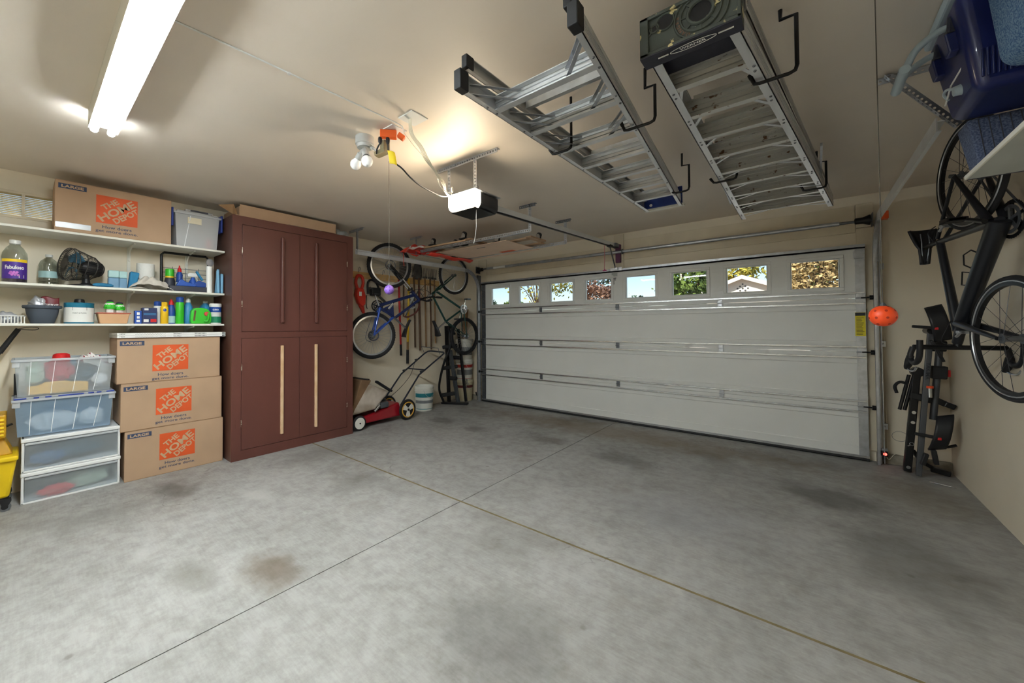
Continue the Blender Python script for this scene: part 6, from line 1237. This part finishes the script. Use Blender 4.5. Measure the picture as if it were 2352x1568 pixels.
# ------------------------------------------------------------------ hitch rack in the right corner
yk = thing('hitch_bike_rack', 'grey and black hitch bike rack folded upright in the right corner', 'bike rack', (5.2, -.22, 0))
pm('rack_bar', (86, 88, 92), .45, .5, var=.12)
MB().bar((5.10, -.18, .012), (5.175, -.16, .90), .055, .05).build('tongue', 'black_metal', yk, bevel=.006)
MB().cyl((5.178, -.20, .91), (5.178, -.12, .91), .042, n=20).build('pivot_head', 'black_metal', yk, smooth=True)
for z in (.055, .46, .55): MB().cyl((5.10+.085*z, -.211, z), (5.10+.085*z, -.203, z), .014, n=12).build('bolt', 'chrome', yk, smooth=True)
MB().tube([(5.105, -.21, .245), (5.125, -.215, .26)], .006, 6).torus((5.128, -.217, .268), (0, 1, 0), .013, .003, 14, 6).build('clip_pin', 'chrome', yk, kind='stuff')
MB().tube([(5.065+.05*math.cos(R_(a)), -.15, .31+.045*math.sin(R_(a))) for a in range(0, 361, 20)], .0015, 5).build('wire_ring', 'galv_dark', yk)
MB().bar((5.155, -.27, .012), (5.255, -.22, 1.28), .036, .036).build('main_bar', 'rack_bar', yk, bevel=.004)
md = V((.1, .05, 1.268)).normalized(); sd_ = V((1, -.0, -.079)).normalized()
MB().text('YAKIMA', V((5.2285, -.2635, .93)), md*-1, sd_, .024, .15, bold=.01).build('lettering', 'dark_print', yk)
MB().cyl((5.262, -.18, .50), (5.322, -.16, 1.24), .023, n=14).build('round_tube', 'rack_bar', yk, smooth=True)
for z0, z1 in ((.86, .97), (1.10, 1.19)): MB().hexa([(5.255, -.215, z0), (5.345, -.215, z0), (5.345, -.125, z0), (5.255, -.125, z0)], [(5.262, -.215, z1), (5.352, -.215, z1), (5.352, -.125, z1), (5.262, -.125, z1)]).build('strap', 'rubber', yk, bevel=.008)
MB().box(5.35, 5.368, -.19, -.15, .88, .94).build('red_reflector', 'cap_red', yk, bevel=.003)
MB().bar((5.13, -.16, .70), (5.26, -.18, .67), .06, .06).build('cross_link', 'black_metal', yk, bevel=.008)
MB().cyl((5.236, -.245, .70), (5.236, -.245, .78), .016, n=12).build('release_post', 'steel_bright', yk, smooth=True); MB().cyl((5.236, -.245, .78), (5.236, -.245, .80), .024, n=14).build('release_knob', 'ball_orange', yk, smooth=True)
MB().bar((5.27, -.17, .68), (5.34, -.17, .64), .04, .05).bar((5.33, -.17, .645), (5.39, -.17, .62), .05, .045).build('side_arm', 'black_metal', yk, bevel=.008)
for (zc, k) in ((.40, 1), (1.33, -1)):
    def tray(u, w, zc=zc, k=k):
        a = -1.0+2.0*u; return (5.235+.10*w+.03*k*math.sin(a), -.32+.10*math.cos(a*1.2)*-1+.06, zc+.15*math.sin(a)*1.15+.03*w)
    MB().grid(tray, 14, 6).build('wheel_tray', 'black_plastic', yk, smooth=60, solid=.014)
    MB().bar((5.13, -.345, zc-.01), (5.30, -.345, zc-.03), .03, .025).build('tray_strap', 'rubber', yk, bevel=.006)
    MB().box(5.255, 5.278, -.365, -.355, zc-.04, zc-.015).build('strap_buckle', 'cap_red', yk, bevel=.003)
MB().tube(bez([(5.26, -.24, .29), (5.32, -.24, .285), (5.38, -.235, .31)], 6), .011, 8).build('strap_tail', 'rubber', yk, smooth=True)
MB().bar((5.20, -.30, .22), (5.175, -.30, .12), .05, .03).bar((5.24, -.30, .26), (5.255, -.30, .14), .05, .03).build('tray_fork', 'black_plastic', yk, bevel=.006, kind='stuff')
MB().bar((5.14, -.14, .20), (5.20, -.12, .10), .03, .03).bar((5.20, -.12, .10), (5.27, -.11, .055), .035, .03).build('foot_arm', 'black_metal', yk, bevel=.005)
MB().bar((5.25, -.11, .05), (5.365, -.12, .032), .06, .045).build('foot', 'black_metal', yk, bevel=.008)
for dx in (-.035, -.005): MB().cyl((5.10+dx, -.17, .56), (5.165+dx, -.16, .88), .013, n=10).build('binding_tube', 'black_metal', yk, smooth=True)
MB().tube(bez([(5.12, -.17, .80), (5.07, -.17, .81), (5.04, -.17, .77), (5.05, -.17, .71)], 6), .012, 8).build('binding_strap', 'rubber', yk, smooth=True)
MB().cyl((5.25, -.30, 1.28), (5.25, -.12, 1.28), .028, n=14).build('upper_pivot', 'black_metal', yk, smooth=True)
MB().bar((5.24, -.33, 1.20), (5.31, -.30, 1.02), .05, .02).build('lower_flap', 'black_plastic', yk, bevel=.006)
cl_ = thing('hitch_clip', 'loose metal hitch pin clip lying on the floor in front of the bike rack', 'pin clip', (5.26, -.42, 0))
MB().torus((-.05, .02, .006), (0, 0, 1), .014, .003, 16, 6).build('ring', 'steel_bright', cl_, world=False); MB().cyl((-.035, .015, .006), (.05, -.02, .006), .004, n=6).build('pin', 'steel_bright', cl_, world=False); MB().torus((.062, -.025, .006), (.2, .1, 1), .012, .003, 14, 6).build('clip_loop', 'steel_bright', cl_, world=False)
# ------------------------------------------------------------------ safety sensor and its wire
se = thing('safety_sensor', 'small door safety sensor with a glowing red light by the track foot', 'sensor', (4.965, -.03, .095))
m = bpy.data.materials.new('red_glow'); m.use_nodes = True; MATS['red_glow'] = m
b_ = m.node_tree.nodes['Principled BSDF']; b_.inputs['Base Color'].default_value = (.6, .02, .02, 1); b_.inputs['Emission Color'].default_value = (1, .06, .04, 1); b_.inputs['Emission Strength'].default_value = 3
MB().box(4.955, 5.0, -.045, -.005, .10, .155).build('bracket', 'galvanized', se, bevel=.003); MB().box(4.952, 5.0, -.06, -.02, .085, .135).build('housing', 'black_plastic', se, bevel=.008); MB().ball((4.978, -.062, .108), .013, 14, 8).build('red_light', 'red_glow', se, smooth=True)
solo(MB().tube(bez([(4.985, -.02, .09), (5.01, .0, .05), (5.05, .01, .105), (5.10, .012, .103), (5.2, .01, .106)], 8), .003, 6), 'sensor_wire', 'wire_white', 'thin white wire running from the door sensor along the curb', 'wire')
# ------------------------------------------------------------------ high shelf, bin, cooler and cushion on the right wall
pm('shelf_grey', (176, 180, 176), .6, var=.05); pm('navy_carpet', (58, 70, 98), .9, rgb2=(98, 110, 136), thresh=(.35, .65), scale=150, bump=.4, bscale=220); pm('cooler_navy', (26, 36, 92), .36, var=.12, scale=5, coat=.15); pm('cooler_pale', (176, 192, 200), .4, var=.04); pm('denim', (54, 92, 138), .85, rgb2=(118, 148, 176), thresh=(.4, .62), scale=170, bump=.3, bscale=220)
sf = thing('high_shelf', 'grey shelf board with a white edge high on the right wall', 'shelf', (5.2, -3.3, 1.985))
MB().box(4.989, XR-.001, -4.25, -2.65, 1.985, 2.0).build('board', 'shelf_grey', sf); MB().box(4.981, 4.989, -4.25, -2.65, 1.983, 2.002).build('white_edge', 'white_paint', sf, bevel=.002)
MB().box(4.985, XR-.001, -2.65, -2.645, 1.983, 2.002).build('end_edge', 'caddy_dark', sf)
for y in (-3.02, -3.9):
    MB().perf((5.05, y, 1.982), (XR-.004, y, 1.982), (0, -1, 0), .03).build('bracket_arm', 'white_paint', sf, solid=.004); MB().bar((XR-.012, y-.012, 1.98), (XR-.012, y-.012, 1.70), .02, .02).build('bracket_leg', 'white_paint', sf)
bn = thing('carpet_bin', 'navy ribbed carpet-covered bin on the far end of the high shelf', 'bin', (5.19, -2.73, 2.0025))
MB().hexa([(4.995, -2.80, 2.0025), (5.395, -2.80, 2.0025), (5.395, -2.665, 2.0025), (4.995, -2.665, 2.0025)], [(4.962, -2.805, 2.203), (5.395, -2.805, 2.203), (5.395, -2.655, 2.203), (4.962, -2.655, 2.203)]).build('bin_body', 'navy_carpet', bn, bevel=.010)
for k in range(14): x = 5.012+k*.027; MB().hexa([(x-.0015, -2.8015, 2.012), (x+.0015, -2.8015, 2.012), (x+.0015, -2.798, 2.012), (x-.0015, -2.798, 2.012)], [(x-.022, -2.8065, 2.195), (x-.019, -2.8065, 2.195), (x-.019, -2.803, 2.195), (x-.022, -2.803, 2.195)]).build('groove', 'caddy_dark', bn)
solo(MB().box(5.17, 5.39, -3.58, -2.83, 2.0025, 2.2035), 'storage_box', 'cardboard', 'plain cardboard box on the high shelf carrying the cooler and cushion', 'cardboard box', bevel=.004)
co_ = thing('cooler', 'navy plastic cooler with a pale blue lid and handle on the carpeted bin', 'cooler', (5.15, -2.95, 2.2045))
zb, zt = 2.2045, 2.585
MB().hexa([(4.925, -3.105, zb), (5.385, -3.105, zb), (5.385, -2.775, zb), (4.925, -2.775, zb)], [(4.872, -3.145, zt), (5.392, -3.145, zt), (5.392, -2.72, zt), (4.872, -2.72, zt)]).build('tub', 'cooler_navy', co_, bevel=.035, seg=5, smooth=True)
MB().box(4.862, 5.396, -3.155, -2.71, zt+.001, 2.628).build('lid', 'cooler_pale', co_, bevel=.012, seg=3)
for k in range(26): x = 4.938+k*.0125; MB().hexa([(x, -3.1145, zb+.045), (x+.006, -3.1145, zb+.045), (x+.006, -3.10, zb+.045), (x, -3.10, zb+.045)], [(x-.003, -3.1255, zb+.145), (x+.003, -3.1255, zb+.145), (x+.003, -3.11, zb+.145), (x-.003, -3.11, zb+.145)]).build('side_rib', 'cooler_navy', co_, bevel=.0015)
MB().tube(bez([(4.885, -3.03, 2.515), (4.84, -3.035, 2.50), (4.79, -3.03, 2.46), (4.762, -3.02, 2.40)], 5), .013, 10).build('handle_arm', 'cooler_pale', co_, smooth=True)
MB().tube(bez([(4.885, -2.83, 2.515), (4.84, -2.825, 2.50), (4.79, -2.83, 2.46), (4.762, -2.84, 2.40)], 5), .013, 10).build('handle_arm', 'cooler_pale', co_, smooth=True)
MB().cyl((4.758, -3.035, 2.395), (4.758, -2.825, 2.395), .018, n=14).build('handle_grip', 'cooler_pale', co_, smooth=True)
for y in (-3.03, -2.83): MB().hexa([(4.868, y-.035, 2.475), (4.90, y-.035, 2.475), (4.90, y+.035, 2.475), (4.868, y+.035, 2.475)], [(4.872, y-.025, 2.545), (4.90, y-.025, 2.545), (4.90, y+.025, 2.545), (4.872, y+.025, 2.545)]).build('handle_socket', 'caddy_dark', co_, bevel=.006); MB().hexa([(4.872, y-.03, 2.40), (4.90, y-.03, 2.40), (4.90, y+.03, 2.40), (4.872, y+.03, 2.40)], [(4.860, y-.036, 2.474), (4.90, y-.036, 2.474), (4.90, y+.036, 2.474), (4.860, y+.036, 2.474)]).build('handle_pad', 'cooler_navy', co_, bevel=.005)
dp = MB().cyl((4.922, -2.975, 2.275), (4.895, -2.975, 2.272), .022, .018, 14).build('drain_plug', 'cooler_pale', co_, smooth=True); MB().tube(bez([(4.90, -2.965, 2.285), (4.885, -2.94, 2.30), (4.885, -2.90, 2.295), (4.90, -2.885, 2.275)], 5), .005, 6).build('plug_strap', 'cooler_pale', dp, smooth=True)
MB().tube([(4.923, -3.11, 2.37), (4.895, -2.95, 2.31), (4.895, -2.86, 2.265)], .003, 6).build('tether_cord', 'white_plastic', co_)
solo(MB().hexa([(4.955, -3.53, 2.2045), (5.39, -3.53, 2.2045), (5.39, -3.19, 2.2045), (4.955, -3.19, 2.2045)], [(4.92, -3.55, 2.60), (5.39, -3.55, 2.60), (5.39, -3.175, 2.60), (4.92, -3.175, 2.60)]), 'denim_cushion', 'denim', 'blue denim-like stuffed cushion next to the navy cooler', 'cushion', bevel=.05, seg=5, smooth=True)
# ------------------------------------------------------------------ outside
pm('driveway', (196, 190, 180), .9, var=.1, scale=1.5); pm('yard', (150, 138, 112), .95, var=.2, scale=.8)
g = struct(MB().box(-40, 45, .2, 60, -.3, -.16), 'ground', 'yard'); struct(MB().box(-.6, 5.5, .2, 9, -.16, -.04), 'driveway', 'driveway'); struct(MB().box(-40, 45, 9, 16, -.16, -.10), 'street', pm('asphalt', (120, 118, 116), .9, var=.1))
for nm, a, b in (('leaf_green', (120, 140, 62), (52, 74, 40)), ('leaf_yellow', (206, 188, 74), (106, 108, 44)), ('leaf_red', (158, 118, 92), (92, 66, 58)), ('leaf_dark', (74, 94, 62), (40, 54, 42)), ('leaf_pale', (200, 172, 120), (132, 112, 70))): pm(nm, a, .6, rgb2=b, thresh=(.35, .65), scale=2.2)
pm('bark', (112, 92, 74), .9, var=.3, scale=5)
def tree(label, x, y, zc, rx_, ry_, rz_, n, mat, seed, leaf=.10, hollow=.0):
    q = random.Random(seed); t = thing('yard_tree', label, 'tree', (x, y, -.12), group='trees across the street')
    tk = MB().cyl((0, 0, 0), (q.uniform(-.1, .1), 0, zc+.12), .09, .05, 8); tk.build('trunk', 'bark', t, world=False, smooth=True)
    bm_ = MB(); tips = []
    for k in range(11):
        a = q.uniform(0, 6.28); el = q.uniform(-.3, 1.2); e = V((math.cos(a)*rx_*.8*math.cos(el), math.sin(a)*ry_*.8*math.cos(el), zc+.12+math.sin(el)*rz_*.8)); tips.append(e)
        bm_.tube([(0, 0, zc*.6), V((0, 0, zc*.75)).lerp(e, .5)+V((0, 0, .08)), e], .02, 5, rs=[.035, .022, .01])
    bm_.build('branches', 'bark', t, world=False, kind='stuff')
    lf = MB()
    for k in range(n):
        if q.random() < hollow: c = tips[q.randrange(len(tips))]+V((q.gauss(0, .22*rx_), q.gauss(0, .22*ry_), q.gauss(0, .16*rz_)))
        else:
            d = V((q.gauss(0, 1), q.gauss(0, 1), q.gauss(0, 1))).normalized()*q.uniform(.35, 1)**.6; c = V((d.x*rx_, d.y*ry_, d.z*rz_+zc+.12))
        u = V((q.gauss(0, 1), q.gauss(0, 1), q.gauss(0, 1))).normalized(); w = u.orthogonal().normalized(); s = leaf*q.uniform(.6, 1.3)
        lf.add([c-u*s, c+w*s*.5, c+u*s, c-w*s*.5], [(0, 1, 2, 3)])
    lf.build('foliage', mat, t, world=False, kind='stuff')
tree('small dark shrubby tree at the far end of the window row', -11.8, 15, 2.5, .8, .8, .75, 900, 'leaf_dark', 1)
tree('round olive shrubby tree seen low in the first door window', -9.95, 15.5, 2.45, .75, .8, .7, 900, 'leaf_green', 2)
tree('open yellow-green tree seen in the second and third door windows', -7.6, 14.5, 3.9, 2.1, 1.4, 1.3, 1500, 'leaf_yellow', 3, .11, .85)
tree('airy dark green tree behind the yellow-green one', -6.0, 17.5, 4.4, 2.0, 1.4, 1.4, 1100, 'leaf_dark', 4, .10, .9)
tree('russet-leaved tree in the fourth door window', -3.75, 14.5, 2.55, 1.15, .9, 1.0, 1700, 'leaf_red', 5, .10, .4)
tree('sparse twiggy bush low in the fifth door window', -1.9, 15, 2.35, .55, .5, .6, 160, 'leaf_dark', 6, .09, .6)
tree('dense pale olive tree filling the sixth door window', .85, 11.8, 3.0, .95, .95, 1.2, 2600, 'leaf_green', 7, .10, .2)
tree('dark leafy tree rising behind the white gable', 1.2, 19.5, 4.2, 1.5, 1.2, 1.3, 1800, 'leaf_yellow', 8, .12, .3)
tree('golden leafy tree rising behind the gable on the bicycle side', 4.7, 20.3, 4.3, 1.4, 1.2, 1.3, 1800, 'leaf_green', 9, .12, .3)
tree('large golden tree filling the last door window', 4.75, 11.5, 2.9, 1.0, 1.0, 1.2, 2600, 'leaf_pale', 10, .09, .15)
pm('stucco', (236, 226, 212), .9, var=.04); pm('roof_tile', (196, 150, 124), .8, var=.15)
hs = thing('neighbour_house', 'white stucco gable end of a house across the street', 'house', (2.45, 15.5, -.12))
ax_, az_, hw_ = 2.45, 3.42, 2.2; ez_ = az_-.40*hw_
MB().prism([(ax_-hw_+.12, -.12), (ax_+hw_-.12, -.12), (ax_+hw_-.12, ez_-.02), (ax_, az_-.09), (ax_-hw_+.12, ez_-.02)], 14.2, 18, 'y').build('wall', 'stucco', hs)
for e in (-1, 1):
    MB().hexa([(ax_, 13.95, az_-.10), (ax_+e*hw_, 13.95, ez_-.10), (ax_+e*hw_, 18.2, ez_-.10), (ax_, 18.2, az_-.10)], [(ax_, 13.95, az_), (ax_+e*hw_, 13.95, ez_), (ax_+e*hw_, 18.2, ez_), (ax_, 18.2, az_)]).build('roof_slope', 'roof_tile', hs)
    MB().hexa([(ax_, 13.90, az_-.16), (ax_+e*hw_, 13.90, ez_-.16), (ax_+e*hw_, 13.95, ez_-.16), (ax_, 13.95, az_-.16)], [(ax_, 13.90, az_), (ax_+e*hw_, 13.90, ez_), (ax_+e*hw_, 13.95, ez_), (ax_, 13.95, az_)]).build('fascia', 'stucco', hs)
for (dx, dz) in ((-.18, 0), (0, 0), (.18, 0), (-.09, .09), (.09, .09), (0, .18), (-.09, -.09), (.09, -.09)): MB().cyl((ax_+dx, 14.19, 2.88+dz), (ax_+dx, 14.2, 2.88+dz), .035, n=10).build('vent', 'dull_steel', hs)
